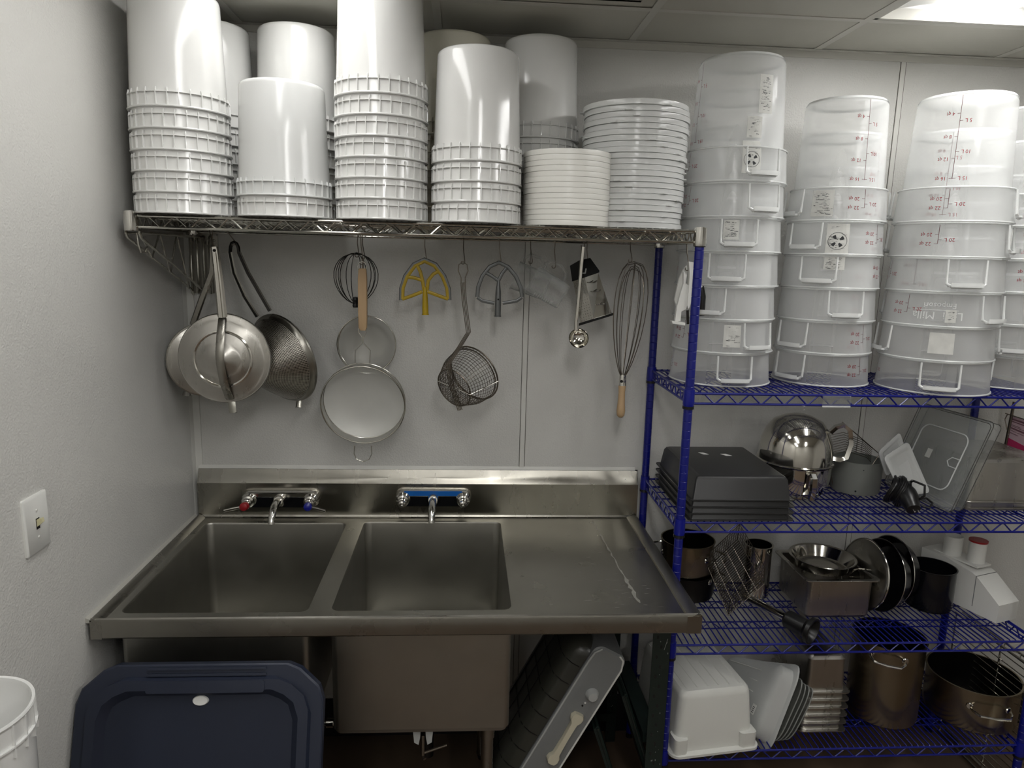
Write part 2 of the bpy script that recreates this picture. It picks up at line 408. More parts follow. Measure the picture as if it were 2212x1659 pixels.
def shelf_parts(parent, x0, x1, yf, yb, zt, m, h=.029, sup=(.34, .67)):
    zb = zt-.0062-h
    i = .012
    truss(parent, 'front_rail', (x0+i, yf, zb), (x1-i, yf, zb), h, m)
    truss(parent, 'back_rail', (x0+i, yb, zb), (x1-i, yb, zb), h, m)
    truss(parent, 'side_rail', (x0, yf+i, zb), (x0, yb-i, zb), h, m, pitch=.05)
    truss(parent, 'side_rail', (x1, yf+i, zb), (x1, yb-i, zb), h, m, pitch=.05)
    for s in sup:
        y = yf+(yb-yf)*s
        truss(parent, 'support_rail', (x0+.004, y, zb+.004), (x1-.004, y, zb+.004), h-.006, m, rb=.0024, rz=.0018)
def deck_mb(x0, x1, yf, yb, zt):
    mb = MB(); n = round((x1-x0-.03)/.0195)
    for k in range(n+1):
        x = x0+.015+(x1-x0-.03)*k/n
        mb.tube([(x, yf-.002, zt-.006), (x, yf+.004, zt-.0017), (x, yb-.004, zt-.0017), (x, yb+.002, zt-.006)], .0021, 5)
    return mb
PX0, PX1, PYF, PYB = 1.555, 2.735, -.455, -.04
SZ = [1.4055, 1.0175, .6235, .2575]            # tops of the four blue shelves
def post_prof(z0, z1):
    pr = [(0, z0), (.0127, z0)]; z = z0+.03
    while z < z1-.01:
        pr += [(.0127, z-.0011), (.0118, z), (.0127, z+.0011)]; z += .0254
    return pr+[(.0127, z1), (.0, z1)]
unit = thing('shelving_unit', ((PX0+PX1)/2, (PYF+PYB)/2, 0), 'blue epoxy wire shelving unit with four shelves right of the sink', 'shelving')
for x, y, z1 in ((PX0, PYF, 1.822), (PX0, PYB, 1.822), (PX1, PYF, 1.43), (PX1, PYB, 1.43)):
    p = build(MB().lathe(post_prof(.018, z1), 20, T(x, y, 0)), 'post', BLUE, unit)
    build(MB().lathe([(0, 0), (.014, 0), (.014, .01), (.006, .012), (.006, .02), (0, .02)], 14, T(x, y, 0)), 'foot', BLACKP, p)
    if x == PX0: build(MB().lathe([(0, z1-.012), (.0165, z1-.012), (.0165, z1), (0, z1)], 18, T(x, y, 0)), 'cap', BLACKP, p)
    else: build(MB().lathe([(0, z1-.001), (.0135, z1-.001), (.0135, z1+.004), (0, z1+.004)], 18, T(x, y, 0)), 'cap', BLACKP, p)
for zt in SZ:
    d = build(deck_mb(PX0, PX1, PYF, PYB, zt), 'shelf', BLUE, unit, stuff=True)
    shelf_parts(d, PX0, PX1, PYF, PYB, zt, BLUE)
    for x in (PX0, PX1):
        for y in (PYF, PYB):
            collar(d, x, y, zt-.042, zt+.006, BLUED)
            build(MB().lathe([(.0128, zt-.05), (.0165, zt-.05), (.0165, zt-.042), (.0128, zt-.042)], 18, T(x, y, 0), ring=True), 'sleeve', BLACKP, d)
# clear ticket holder clipped on the front of the top blue shelf
a, b = P(1778, 855, Y=PYF-.006), P(1836, 880, Y=PYF-.006)
tk = thing('label_holder', ((a.x+b.x)/2, PYF, a.z), 'empty clear label holder clipped on the top blue shelf front', 'label holder')
build(MB().box(a.x, b.x, PYF-.0075, PYF-.0055, b.z, a.z).box(a.x, b.x, PYF-.0055, PYF+.004, a.z-.002, a.z), 'holder', CLEAR, tk)
build(MB().box(a.x, b.x, PYF-.0085, PYF-.0075, b.z, b.z+.004), 'lip', TUBR, tk)

# chrome shelf above the sink
CZ = 1.857
cs = thing('wire_shelf', (.8, -.25, CZ), 'long chrome wire shelf above the sink, holding white buckets', 'shelf')
CX0, CX1, CYF, CYB = .045, PX0, PYF, PYB
build(deck_mb(CX0, CX1, CYF, CYB, CZ), 'wire_deck', CHROMED, cs, stuff=True)
shelf_parts(cs, CX0, CX1, CYF, CYB, CZ, CHROMED, sup=(.3, .55, .78))
for x in (CX0, CX1):
    for y in (CYF, CYB): collar(cs, x, y, CZ-.045, CZ+.004, CHROME, .0185)
for y in (CYF, CYB): build(MB().lathe([(0, CZ-.045), (.0128, CZ-.045), (.0128, CZ+.006), (.0, CZ+.007)], 16, T(CX0, y, 0)), 'plug', CHROME, cs)
for y in (CYF, CYB): build(MB().lathe([(0, CZ-.03), (.0128, CZ-.03), (.0128, CZ+.006), (.0, CZ+.007)], 16, T(CX1, y, 0)), 'plug', CHROME, cs)
# wall bracket at its left end
br = thing('shelf_bracket', (.06, -.01, 1.78), 'chrome wire wall bracket under the left end of the long shelf', 'bracket')
zb = CZ-.05
for x in (.028, .062):
    build(MB().tube([(x, CYF+.012, zb+.012), (x, CYF+.004, zb), (x, CYF+.012, zb-.012), (x, -.03, zb-.165), (x, -.01, zb-.185)], .0036, 8), 'brace', CHROMED, br)
    build(MB().tube([(x, CYF+.01, zb), (x, -.008, zb)], .0036, 8), 'arm', CHROMED, br)
def brz(y): return zb-.012-(y-CYF-.012)/(-.03-CYF-.012)*.153
zz = [(-.41, 0), (-.345, 1), (-.285, 0), (-.225, 1), (-.165, 0), (-.09, 1), (-.05, 0)]
build(MB().tube([(.045, y, brz(y)-.018 if k else zb+.003) for y, k in zz], .0028, 6), 'web', CHROMED, br)
for k, x in enumerate((.03, .05, .07, .09)):
    build(MB().tube([(x, -.012, zb+.004), (x, -.02, zb-.01), (x, -.02, zb-.165), (x-.004, -.012, zb-.18)], .0045, 8), 'bar', CHROMED, br)
build(MB().loft([rrect(.02, .108, zb-.19, zb+.005, .004, 2)][0:0] or [[(x, y, z) for x, z in rrect(.02, .112, zb-.18, zb+.012, .004, 2)] for y in (-.001, -.004)], True, True), 'wall_plate', STEELD, br)
for z in (zb-.01, zb-.16): build(MB().lathe([(0, .006), (.003, .006), (.005, .002), (.005, 0)], 10, axes((.1, -.004, z), (0, -1, 0))), 'screw', CHROME, br)
build(MB().tube([(.04, CYF+.04, zb), (.042, CYF+.04, zb-.03), (.045, CYF+.045, zb-.05), (.05, CYF+.06, zb-.05), (.052, CYF+.07, zb-.035)], .003, 7), 'hook', CHROMED, br)

# ================================================================== the sink
ZC = .875; SX0, SX1, SYF = .012, 1.536, -.745; ZD = ZC-.011
sk = thing('sink', (.77, -.4, 0), 'long stainless steel two-basin sink with drainboard and backsplash', 'sink')
BAS = [(.056, .522, -.692, -.078), (.580, 1.047, -.688, -.068)]
IN = (.038, 1.498, -.722, -.034)
mb = MB()
for (x0, x1, y0, y1), (c0, c1) in zip(BAS, ((IN[0], .551), (.551, 1.075))):
    a = rrect(x0, x1, y0, y1, .022, 6, ZD); b = rrect(c0, c1, IN[2], IN[3], 1e-6, 6, ZD)
    a2 = rrect(x0-.006, x1+.006, y0-.006, y1+.006, .026, 6, ZD)
    mb.loft([b, a2, [(x, y, ZD-.0015) for x, y, z in a]])
ny = 8      # drainboard with a shallow crease running front to back
xs = [(1.075, 0), (1.18, -.001), (1.30, -.003), (1.365, -.0045), (1.39, -.003), (1.44, -.001), (IN[1], 0)]
mb.loft([[(x+(.02*(q/ny) if 1.2 < x < 1.45 else 0), IN[2]+(IN[3]-IN[2])*q/ny, ZD+(dz if 0 < q < ny else 0)) for q in range(ny+1)] for x, dz in xs], closed=False)
dk = build(mb, 'deck', STEEL, sk)
wm = MB(); rq = random.Random(9); a_, b_ = Vector((1.372, -.06, ZD+.0006)), Vector((1.392, -.66, ZD+.0006)); lo = []
for q in range(41):
    c_ = lerp(a_, b_, q/40)+Vector((rq.uniform(-.003, .003), 0, 0)); h_ = rq.uniform(.0006, .004)*(1 if q < 30 else 1.8)
    lo.append([c_-Vector((h_, 0, .0)), c_+Vector((h_, 0, 0))])
wm.loft(lo, closed=False)
for q in range(60):
    x, y = rq.gauss(1.36, .07), rq.uniform(-.69, -.1)
    if 1.09 < x < 1.48: wm.loft([[(x+dx*rq.uniform(.5, 1), y+dy, ZD+.0008) for dx in (-.006, .0, .008)] for dy in (0, rq.uniform(.0008, .002))], closed=False)
build(wm, 'water_mark', mat('dried_water_mark', (196, 194, 184), .6, alpha=.28), sk, smooth=False, stuff=True)
pr = [(-.722, ZD), (-.727, ZD+.002), (-.733, ZC-.003), (-.738, ZC), (-.743, ZC-.002), (-.745, ZC-.007), (-.745, ZC-.049), (-.742, ZC-.053), (-.732, ZC-.053), (-.732, ZC-.050), (-.741, ZC-.047), (-.741, ZC-.010), (-.736, ZC-.006), (-.727, ZD-.003), (-.722, ZD-.003)]
build(MB().loft([[(x, y, z) for y, z in pr] for x in (SX0, SX1)], True, True), 'front_apron', STEELD, sk, angle=22)
pr = [(IN[1], ZD), (IN[1]+.003, ZD+.004), (SX1-.008, ZC), (SX1-.002, ZC-.001), (SX1, ZC-.005), (SX1, ZC-.052), (SX1-.01, ZC-.053), (SX1-.01, ZC-.05), (SX1-.004, ZC-.048), (SX1-.004, ZC-.007), (SX1-.01, ZC-.004), (IN[1]+.003, ZD-.001), (IN[1], ZD-.004)]
build(MB().loft([[(x, y, z) for x, z in pr] for y in (SYF, -.03)], True, True), 'side_rim', STEEL, sk)
pr = [(IN[0], ZD), (IN[0]-.004, ZD+.003), (SX0+.006, ZC), (SX0+.001, ZC-.001), (SX0, ZC-.005), (SX0, ZC-.052), (SX0+.004, ZC-.052), (SX0+.004, ZC-.007), (IN[0]-.003, ZD-.003), (IN[0], ZD-.004)]
build(MB().loft([[(x, y, z) for x, z in pr] for y in (SYF, -.03)], True, True), 'side_rim', STEELD, sk)
build(MB().loft([[(x, y, z) for x, z in ((.0, ZC+.001), (.003, ZC), (SX0+.001, ZC-.004), (SX0, ZC-.012), (.0, ZC-.012))] for y in (SYF+.004, -.03)], True, True), 'caulk_bead', CAULK, sk)
build(MB().box(SX1-.003, SX1+.0006, SYF, SYF+.03, ZC-.053, ZC-.0035).box(IN[1], SX1+.0006, SYF-.0004, SYF+.002, ZC-.053, ZC-.006), 'end_cap', STEELD, sk)
build(MB().box(SX0-.0006, SX0+.003, SYF, SYF+.03, ZC-.053, ZC-.0035).box(SX0-.0006, IN[0], SYF-.0004, SYF+.002, ZC-.053, ZC-.006), 'end_cap', STEELD, sk)
pr = [(IN[3], ZD), (-.029, ZD+.002), (-.026, ZD+.008), (-.0255, .985), (-.022, .992), (-.006, 1.030), (-.003, 1.033), (-.0005, 1.033), (-.0005, ZD-.02), (IN[3], ZD-.004)]
build(MB().loft([[(x, y, z) for y, z in pr] for x in (SX0, SX1)], True, True), 'backsplash', STEELS, sk, angle=15)
build(MB().loft([[(x, y, z) for y, z in ((-.0062, 1.031), (-.001, 1.042), (0, 1.042), (0, 1.031))] for x in (SX0, SX1-.01)], True, True), 'caulk_bead', TRIMW, sk)
for k, (x0, x1, y0, y1) in enumerate(BAS):
    zb = .503
    lp = []
    for inset, z, r in ((0, ZD-.0015, .022), (.002, ZD-.008, .024), (.003, .52, .024), (.005, zb+.022, .024), (.010, zb+.008, .024), (.022, zb+.003, .02), (.12, zb+.002, .02)):
        lp.append(rrect(x0+inset, x1-inset, y0+inset, y1-inset, r, 6, z))
    lo = []
    for inset, z, r in ((-.002, ZD-.003, .020), (-.002, ZD-.008, .018), (-.001, .52, .018), (.001, zb+.016, .018), (.005, zb+.004, .018), (.014, zb, .016), (.12, zb-.002, .02)):
        lo.append(rrect(x0+inset, x1-inset, y0+inset, y1-inset, r, 6, z))
    bs = build(MB().loft(lp, False, True).loft(lo, False, True), 'basin', STEELB, sk)
    cx, cy = (x0+x1)/2, (y0+y1)/2
    build(MB().lathe([(0, .004), (.03, .004), (.04, .006), (.044, .003), (.044, 0), (.0, 0)], 24, T(cx, cy, zb+.003)), 'drain', CHROME, bs)
    dr = build(MB().lathe([(.03, 0), (.034, -.03), (.026, -.05), (.02, -.12), (.02, -.3), (0, -.3)], 20, T(cx, cy, zb)), 'waste_pipe', DKSTEEL, bs)
    # twist-lever bracket below the front of the basin
    q = P(914, 1588, Y=y0+.03); qx = q.x if k else cx
    b_ = MB()
    for s in (-1, 1):
        b_.prism([(s*.006, 0), (s*.028, 0), (s*.024, -.045), (s*.012, -.052), (s*.008, -.03)], -.003, .003, Matrix(((1, 0, 0, qx), (0, 0, -1, y0+.028), (0, 1, 0, zb+.002), (0, 0, 0, 1))))
    build(b_, 'lever_bracket', LGREYP, bs)
    build(MB().tube([(qx, y0+.2, zb-.03), (qx, y0+.03, zb-.03), (qx, y0+.022, zb-.08), (qx+.006, y0+.012, zb-.084)], .005, 8).tube([(qx, y0+.025, zb-.075), (qx+.065, y0+.03, zb-.055)], .004, 8), 'lever', WIRED, bs)
for x, y in ((.994, -.6), (.1, -.62), (.994, -.14), (.1, -.14)):
    build(MB().lathe([(0, .02), (.0175, .02), (.0175, .43), (.0205, .43), (.0205, .507), (0, .507)], 20, T(x, y, 0)), 'leg', STEELD, sk)
    build(MB().lathe([(0, 0), (.012, 0), (.016, .02), (.016, .03), (0, .03)], 16, T(x, y, 0)), 'foot', DKSTEEL, sk)
build(MB().tube([(.1, -.6, .16), (.994, -.6, .16)], .012, 10), 'stretcher', DKSTEEL, sk)
a = P(700, 1562, Y=-.55); build(MB().tube([(.45, -.55, a.z), (.57, -.55, a.z)], .008, 10).lathe([(0, 0), (.013, 0), (.013, .02), (0, .02)], 12, axes((.535, -.55, a.z), (1, 0, 0))), 'supply_pipe', CHROME, sk)
for dx, dz, r in ((.95, .2, .0022), (1.04, .05, .0015), (1.31, .17, .0018)):   # dried white drips on the slope
    q = Vector((dx+.18, -.0235+.0, .992)); build(MB().lathe([(0, r), (r, .0004), (0, -r)], 8, axes((q.x, -.0175, 1.002), (0, -1, .4))), 'drip', WHITEP, sk)

def faucet(cx, cz, label, handles, film, spy):
    fy = -.0255
    t = thing('faucet', (cx, fy, cz), label, 'faucet', 'wall faucets on the backsplash')
    lp = []
    for ins, y in ((0, fy), (0, fy-.006), (.003, fy-.022), (.009, fy-.03)):
        lp.append([(x, y, z) for x, z in rrect(cx-.131+ins, cx+.131-ins, cz-.030+ins, cz+.031-ins, .026, 7)])
    build(MB().loft(lp, True, True), 'body', CHROME, t)
    build(MB().loft([[(x, y, z) for x, z in rrect(cx-.098, cx+.098, cz-.026, cz+.01, .006, 3)] for y in (fy-.0295, fy-.0312)], True, True), 'dark_reflection', BLACKM, t)  # dark reflection in the chrome front, put in as a black strip
    for s in (-1, 1):
        M = axes((cx+s*.103, fy-.028, cz+.001), (s*.0, -1, -.12))
        v = build(MB().lathe([(0, 0), (.025, 0), (.025, .004), (.020, .01), (.021, .02), (.0155, .023), (.0155, .033), (.0125, .036), (.0125, .046), (.008, .05), (0, .05)], 20, M), 'valve', CHROME, t)
        if handles:
            e = M @ Vector((0, 0, .05))
            build(MB().lathe([(0, -.004), (.014, -.004), (.015, .004), (.013, .013), (.007, .016), (0, .017)], 18, axes(e, (s*.15, -.9, .1))), 'handle_hub', REDP if s < 0 else BLUEP, v)
            build(MB().tube([e+Vector((s*.006, -.004, 0)), e+Vector((s*.03, -.012, -.003)), e+Vector((s*.062, -.022, -.008))], [.0035, .0045, .004], 8, flat=1.4), 'lever', CHROME, v)
        else:
            e = M @ Vector((0, 0, .05)); build(MB().lathe([(0, 0), (.0055, 0), (.0055, .009), (.003, .011), (0, .011)], 12, axes(e, (0, -1, -.12))), 'stem', STEELD, v)
    c0 = Vector((cx, fy-.028, cz-.002))
    build(MB().lathe([(0, 0), (.022, 0), (.022, .006), (.019, .012), (.019, .024), (.015, .03), (0, .03)], 22, axes(c0, (0, -1, .25))), 'spout_collar', CHROME, t)
    sp = [c0+Vector((0, -.02, .004)), c0+Vector((0, -.05, .009)), c0+Vector((0, -.075, .006)), c0+Vector((0, -.097, -.006)), c0+Vector((0, -.112, -.024)), c0+Vector((0, -.117, -.04))]
    build(MB().tube(sp, [.0125, .0125, .0122, .0118, .0112, .011], 14), 'spout', CHROME, t)
    if film: build(MB().loft([[(x, y, z) for x, z in rrect(cx-.1, cx+.1, cz+.012, cz+.029, .003, 3)] for y in (fy-.0285, fy-.0325)], True, True), 'film_strip', FILM, t)
    return t
a = P(606, 1079, Y=-.05); faucet(a.x, a.z, 'chrome wall faucet with red and blue lever handles over the left basin', True, False, 0)
a = P(936, 1077, Y=-.05); faucet(a.x, a.z, 'chrome wall faucet without handles, blue film on its body', False, True, 0)

# ------------------------------------------------------------------ light switch
a, b = P(50, 1088, X=.006), P(107, 1178, X=.006)
y0, y1, z0, z1 = -.941, -.856, 1.119, 1.245
sw = thing('light_switch', (0, -.9, 1.18), 'white toggle light switch on the left wall', 'light switch')
build(MB().loft([[(x, y, z) for y, z in rrect(y0+i, y1-i, z0+i, z1-i, .004, 3)] for x, i in ((0, 0), (.004, 0), (.0065, .003))], True, True), 'plate', WHITEPL, sw)
yc, zc = (y0+y1)/2, (z0+z1)/2
build(MB().box(.006, .0072, yc-.006, yc+.006, zc-.012, zc+.012), 'slot', GAP, sw)
build(MB().loft([[(.005, yc-.005, zc-.008), (.005, yc+.005, zc-.008), (.005, yc+.005, zc+.009), (.005, yc-.005, zc+.009)], [(.019, yc-.004, zc+.004), (.019, yc+.004, zc+.004), (.017, yc+.004, zc+.013), (.017, yc-.004, zc+.013)]], True, True), 'toggle', IVORY, sw)
for z in (zc+.03, zc-.03): build(MB().lathe([(0, .0022), (.0022, .0018), (.0034, 0)], 10, axes((.0063, yc, z), (1, 0, 0))), 'screw', TRIMW, sw)
# ================================================================== white buckets, upside down
BR, BH, BSP = .1235, .288, .0515
def bucket_master(name, m, loc, label, group):
    R0, R1, th = BR-.0045, BR-.0155, .0018
    pr = [(R0-th, 0), (R0+.0008, 0), (R0, .004), (R0-(R0-R1)*.5, BH*.5), (R1+.0012, BH-.012), (R1-.001, BH-.0045), (R1-.006, BH-.0008), (R1-.012, BH), (R1-.018, BH-.001), (0, BH-.001),
          (0, BH-.003), (R1-.012, BH-.003), (R1-th, BH-.012), (R0-th, .004)]
    b = build(MB().lathe(pr, 56, T(*loc), ring=False), name, m, loc=loc, angle=50)
    tag(b, label, 'bucket', group)
    mb = MB()
    mb.lathe([(R0-.0005, 0), (BR+.0008, 0), (BR+.0018, .0022), (BR+.0008, .0046), (R0-.0005, .0046)], 56, T(*loc), ring=True)
    mb.lathe([(R0-.0008, .0345), (BR-.0008, .0345), (BR-.0004, .0356), (BR-.0012, .0366), (R0-.0008, .0366)], 56, T(*loc), ring=True)
    for k in range(28):
        M = T(*loc) @ RZ(2*PI*k/28)
        mb.loft([[(R0-.001, -.0011, z), (rr, -.0011, z), (rr, .0011, z), (R0-.001, .0011, z)] for z, rr in ((.004, BR), (.04, BR-.0004), (.046, BR-.0022))], True, True, M=M)
    build(mb, 'ribbed_rim', m, b); return b
ORD = ['bottom', 'second from the bottom', 'third from the bottom', 'fourth from the bottom', 'fifth from the bottom', 'sixth from the bottom', 'top']
def ordn(k, n): return 'top' if k == n-1 else ORD[k]
Z0 = CZ+.0003
BST = [('leftmost front stack', .159, -.385, 6, 0), ('short front stack of two', .424, -.388, 2, 2), ('third front stack', .684, -.386, 7, 0),
       ('front stack beside the white lids', .941, -.38, 4, 0), ('leftmost back stack', .160, -.132, 6, 0), ('second back stack', .409, -.133, 6, 0),
       ('third back stack', .872, -.133, 6, 1), ('back stack behind white lids', 1.131, -.133, 6, 0)]
MAST = {}
for sname, x, y, n, mi in BST:
    for k in range(n):
        lab = ('ivory' if mi == 1 else 'clouded white' if mi == 2 and k == n-1 else 'white')+' upturned plastic bucket, %s in the %s' % (ordn(k, n), sname)
        mk = 2 if (mi == 2 and k == 1) else (1 if mi == 1 else 0)
        jx, jy = random.uniform(-.0008, .0008), random.uniform(-.0008, .0008)
        loc = (x+jx, y+jy, Z0+k*BSP); g = 'buckets in the '+sname
        if mk not in MAST: MAST[mk] = bucket_master('bucket', (BUCKET, BUCKETY, BUCKETG)[mk], loc, lab, g)
        else: dup(MAST[mk], loc, lab, g, random.uniform(0, 6.28))
# thick white lids
def lid_master(name, R, h, m, loc, n=56):
    pr = [(0, h-.003), (R*.80, h-.003), (R*.84, h), (R*.985, h), (R*.998, h-.0006), (R, h-.0016), (R, .0005), (R*.998, 0), (R*.975, 0), (R*.965, h-.006), (R*.84, h-.004), (R*.80, h-.006), (0, h-.006)]
    return build(MB().lathe(pr, n, T(*loc)), name, m, loc=loc, angle=18)
NUM = ['bottom', 'second', 'third', 'fourth', 'fifth', 'sixth', 'seventh', 'eighth', 'ninth', 'tenth', 'eleventh', 'twelfth', 'thirteenth', 'fourteenth', 'fifteenth', 'sixteenth', 'seventeenth', 'eighteenth', 'nineteenth', 'twentieth', 'twenty-first', 'twenty-second', 'twenty-third']
def nth(k, n): return 'topmost' if k == n-1 else 'lowest' if k == 0 else NUM[k]+' from below'
m0 = None
for k in range(14):
    lab = 'thick white plastic bucket lid, %s in the stack on the chrome shelf' % nth(k, 14)
    loc = (1.198+random.uniform(-.0012, .0012)-.0002*k, -.352, Z0+k*.01415)
    if m0 is None: m0 = lid_master('bucket_cover', .1235, .01405, LIDW, loc); tag(m0, lab, 'lid', 'thick white lids on the chrome shelf')
    else: dup(m0, loc, lab, None, random.uniform(0, 6))
# translucent lids
m0 = None
for k in range(22):
    lab = 'round translucent container lid, %s in the tall lid stack' % nth(k, 22)
    loc = (1.392+.0004*k+random.uniform(-.003, .003)+(-.004 if k == 21 else 0), -.285+random.uniform(-.002, .002), Z0+k*.0154)
    if m0 is None:
        R, h = .150, .0152
        pr = [(0, .004), (R*.82, .004), (R*.85, h), (R*.985, h), (R*.998, h-.001), (R*1.0, h-.003), (R*1.0, .004), (R*1.003, .003), (R*1.003, .0008), (R*.985, .0008), (R*.965, h-.003), (R*.87, h-.003), (R*.835, .0015), (0, .0015)]
        m0 = build(MB().lathe(pr, 64, T(*loc)), 'container_cover', LIDC, loc=loc, angle=18)
        tb = MB()
        for a in (0, 2.1, 4.2):
            tb.loft([[(R*1.0, -.012, z), (R*1.05, -.008, z), (R*1.05, .008, z), (R*1.0, .012, z)] for z in (.001, .0035)], True, True, M=T(*loc) @ RZ(a))
        build(tb, 'tab', LIDC, m0)
        tag(m0, lab, 'lid', 'round translucent lids on the chrome shelf')
    else: dup(m0, loc, lab, None, random.uniform(0, 6))

# ================================================================== round translucent containers, upside down
TH, TSP, ZL = .354, .0985, .0965
def rad(R, z):
    if z < ZL: return R*(1-.05*z/ZL)*.985
    return R*(.875-.085*(z-ZL)/(TH-ZL))
def onsurf(R, c, ang, u, v, off=.0006):
    r = rad(R, v)+off; a = ang+u/(R*.93); return (c[0]+r*math.cos(a), c[1]+r*math.sin(a), c[2]+v)
def surf_text(mb, R, c, ang, u, v, txt, size, flip=True):
    vs, fs = fontmesh(txt, size); s = -1 if flip else 1
    mb.add([onsurf(R, c, ang, u+s*x, v+s*y, .0007) for x, y, z in vs], fs)
def surf_rect(mb, R, c, ang, u0, u1, v0, v1, off=.0006, nu=4, nv=4):
    g = [[onsurf(R, c, ang, u0+(u1-u0)*i/nu, v0+(v1-v0)*j/nv, off) for i in range(nu+1)] for j in range(nv+1)]
    mb.loft(g, closed=False)
def container_master(R, loc, label, group):
    a0 = R*.875; a1 = R*.79; c = loc
    pr = [(R*.985, 0), (R*.935, ZL), (a0, ZL+.0005), (a1+.001, TH-.018), (a1-.004, TH-.006), (a1-.016, TH), (a1-.03, TH-.002), (0, TH-.0035)]
    b = build(MB().lathe(pr, 64, T(*loc)), 'food_container', TUBC, loc=loc, angle=50); tag(b, label, 'container', group)
    b.visible_shadow = True
    build(MB().lathe([(R*.982, 0), (R*1.0, 0), (R*1.008, .002), (R*1.0, .0044), (R*.982, .0044)], 64, T(*loc), ring=True), 'rim', TUBR, b)
    build(MB().lathe([(R*.93, ZL-.0035), (R*.955, ZL-.0035), (R*.958, ZL-.001), (R*.945, ZL+.001), (R*.87, ZL+.0015), (R*.87, ZL-.001)], 64, T(*loc), ring=True), 'ledge', TUBR, b)
    build(MB().lathe([(a1-.003, TH-.006), (a1-.0005, TH-.008), (a1-.006, TH-.0008), (a1-.009, TH-.001)], 64, T(*loc), ring=True), 'base_edge', TUBR, b)
    for s in (0, 1):
        M = T(*loc) @ RZ(PI*s); w_ = .05
        pts = [(R*.965, -w_, ZL-.004), (R*.985, -w_, .05), (R*1.0, -w_, .026), (R*1.03, -w_+.012, .0175), (R*1.045, 0, .0165), (R*1.03, w_-.012, .0175), (R*1.0, w_, .026), (R*.985, w_, .05), (R*.965, w_, ZL-.004)]
        h = MB().tube(pts, [.0028, .003, .004, .005, .005, .005, .004, .003, .0028], 8, M=M)
        out = [(R*.99, -w_+.004), (R*1.09, -w_+.008), (R*1.13, -w_+.02), (R*1.13, w_-.02), (R*1.09, w_-.008), (R*.99, w_-.004)]
        h.prism(out, .0165, .0215, M)
        h.loft([[(x*1.0, y, z) for x, y in out[1:5]] for z in (.0215, .029)], closed=False, M=M)
        build(h, 'handle', TUBR, b)
    ln, tx = MB(), MB(); ang = PI/2
    surf_rect(ln, R, c, ang, -.0006, .0006, .117, TH-.012, nu=1, nv=6); surf_rect(ln, R, c, ang, -.0006, .0006, .037, .090, nu=1)
    for z, s, t in ((TH-.060, -1, '4 qt'), (TH-.122, -1, '8 qt'), (TH-.182, -1, '12 qt'), (TH-.235, -1, '16 qt'), (.063, -1, '20 qt'), (.0375, -1, '22 qt'),
                    (TH-.080, 1, '5 L'), (TH-.163, 1, '10 L'), (TH-.235, 1, '15 L'), (.0485, 1, '20 L')):
        surf_rect(ln, R, c, ang, min(0, s*.009), max(0, s*.009), z-.0005, z+.0005, nu=2, nv=1)
        surf_text(tx, R, c, ang, s*(.011+.0048*len(t)*.75+.002), z, t, .0145)
    build(ln, 'scale_line', DKRED, b, smooth=False); build(tx, 'scale_numbers', RED, b, smooth=False, stuff=True)
    return b
def ang0(x, y): d = CAMP-Vector((x, y, 0)); return math.atan2(d.y, d.x)
TST = [('left container stack', .154, 1.718, -.231, [-60, -55, -80, -90, -107, -48, -73]),
       ('second container stack', .145, 2.055, -.217, [32, 58, 77, 112, 53, 53]),
       ('third container stack from the left', .158, 2.355, -.328, [-5, -10, -70, -33, -155, -82]),
       ('rightmost container stack', .150, 2.668, -.222, [60, 60, 20, 55, 95, 62])]
STK = {}
ZB = SZ[0]+.0004
for sname, R, x, y, S in TST:
    n = len(S); m0 = None
    for k in range(n):
        s = S[n-1-k]; rz = ang0(x, y)+math.radians(s-90); loc = (x+random.uniform(-.001, .001), y, ZB+k*TSP)
        lab = 'upturned translucent container, %s in the %s' % (ordn(k, n), sname)
        if m0 is None: m0 = container_master(R, loc, lab, 'containers in the '+sname); m0.rotation_euler = (0, 0, rz); o = m0
        else: o = dup(m0, loc, lab, None, rz)
        STK[(sname[:5], n-k)] = (o, R, loc, rz)
def patch(key, view_deg, u0, u1, v0, v1, strokes, name='sticker', ring=False, m=PAPER, seed=0):
    """worn paper sticker with smudged print on one container's wall"""
    o, R, loc, rz = STK[key]; a = ang0(loc[0], loc[1])+math.radians(view_deg)-rz; rnd = random.Random(seed)
    mb = MB(); surf_rect(mb, R, loc, a, u0, u1, v0, v1, .0008, 6, 4); p = build(mb, name, m, o, smooth=False)
    ink = MB()
    for k in range(int(strokes*2.2)):
        uu = u0+(u1-u0)*rnd.uniform(.06, .7); vv = v0+(v1-v0)*rnd.uniform(.06, .92); L = rnd.uniform(.002, .28*(u1-u0)); d = rnd.uniform(-.0008, .0008)
        th = rnd.choice((.0005, .0006, .0009))
        g = [[onsurf(R, loc, a, min(u1, uu+L*i/3), vv+d*i/3+q*th+rnd.uniform(-.0006, .0006), .0011) for i in range(4)] for q in (0, 1)]
        ink.loft(g, closed=False)
    if ring:
        cu, cv, rr = (u0+u1)/2, v0+(v1-v0)*.42, (u1-u0)*.42
        for q0, q1 in ((rr, rr*.95),):
            ink.loft([[onsurf(R, loc, a, cu+q*math.cos(t), cv+q*math.sin(t), .0012) for t in [2*PI*i/28 for i in range(29)]] for q in (q0, q1)], closed=False)
        for t0 in (.3, 1.9, 3.6, 5.0):
            ink.loft([[onsurf(R, loc, a, cu+q*math.cos(t), cv+q*math.sin(t), .0012) for t in (t0, t0+.35, t0+.6)] for q in (rr*.3, rr*.75)], closed=False)
    if strokes or ring: build(ink, 'print', INK, p, smooth=False)
k1, k2, k3, k4 = 'left ', 'secon', 'third', 'right'
patch((k1, 1), 33, -.022, .026, .188, .292, 34, seed=1)
patch((k1, 1), 22, -.026, .020, .120, .178, 12, seed=2)
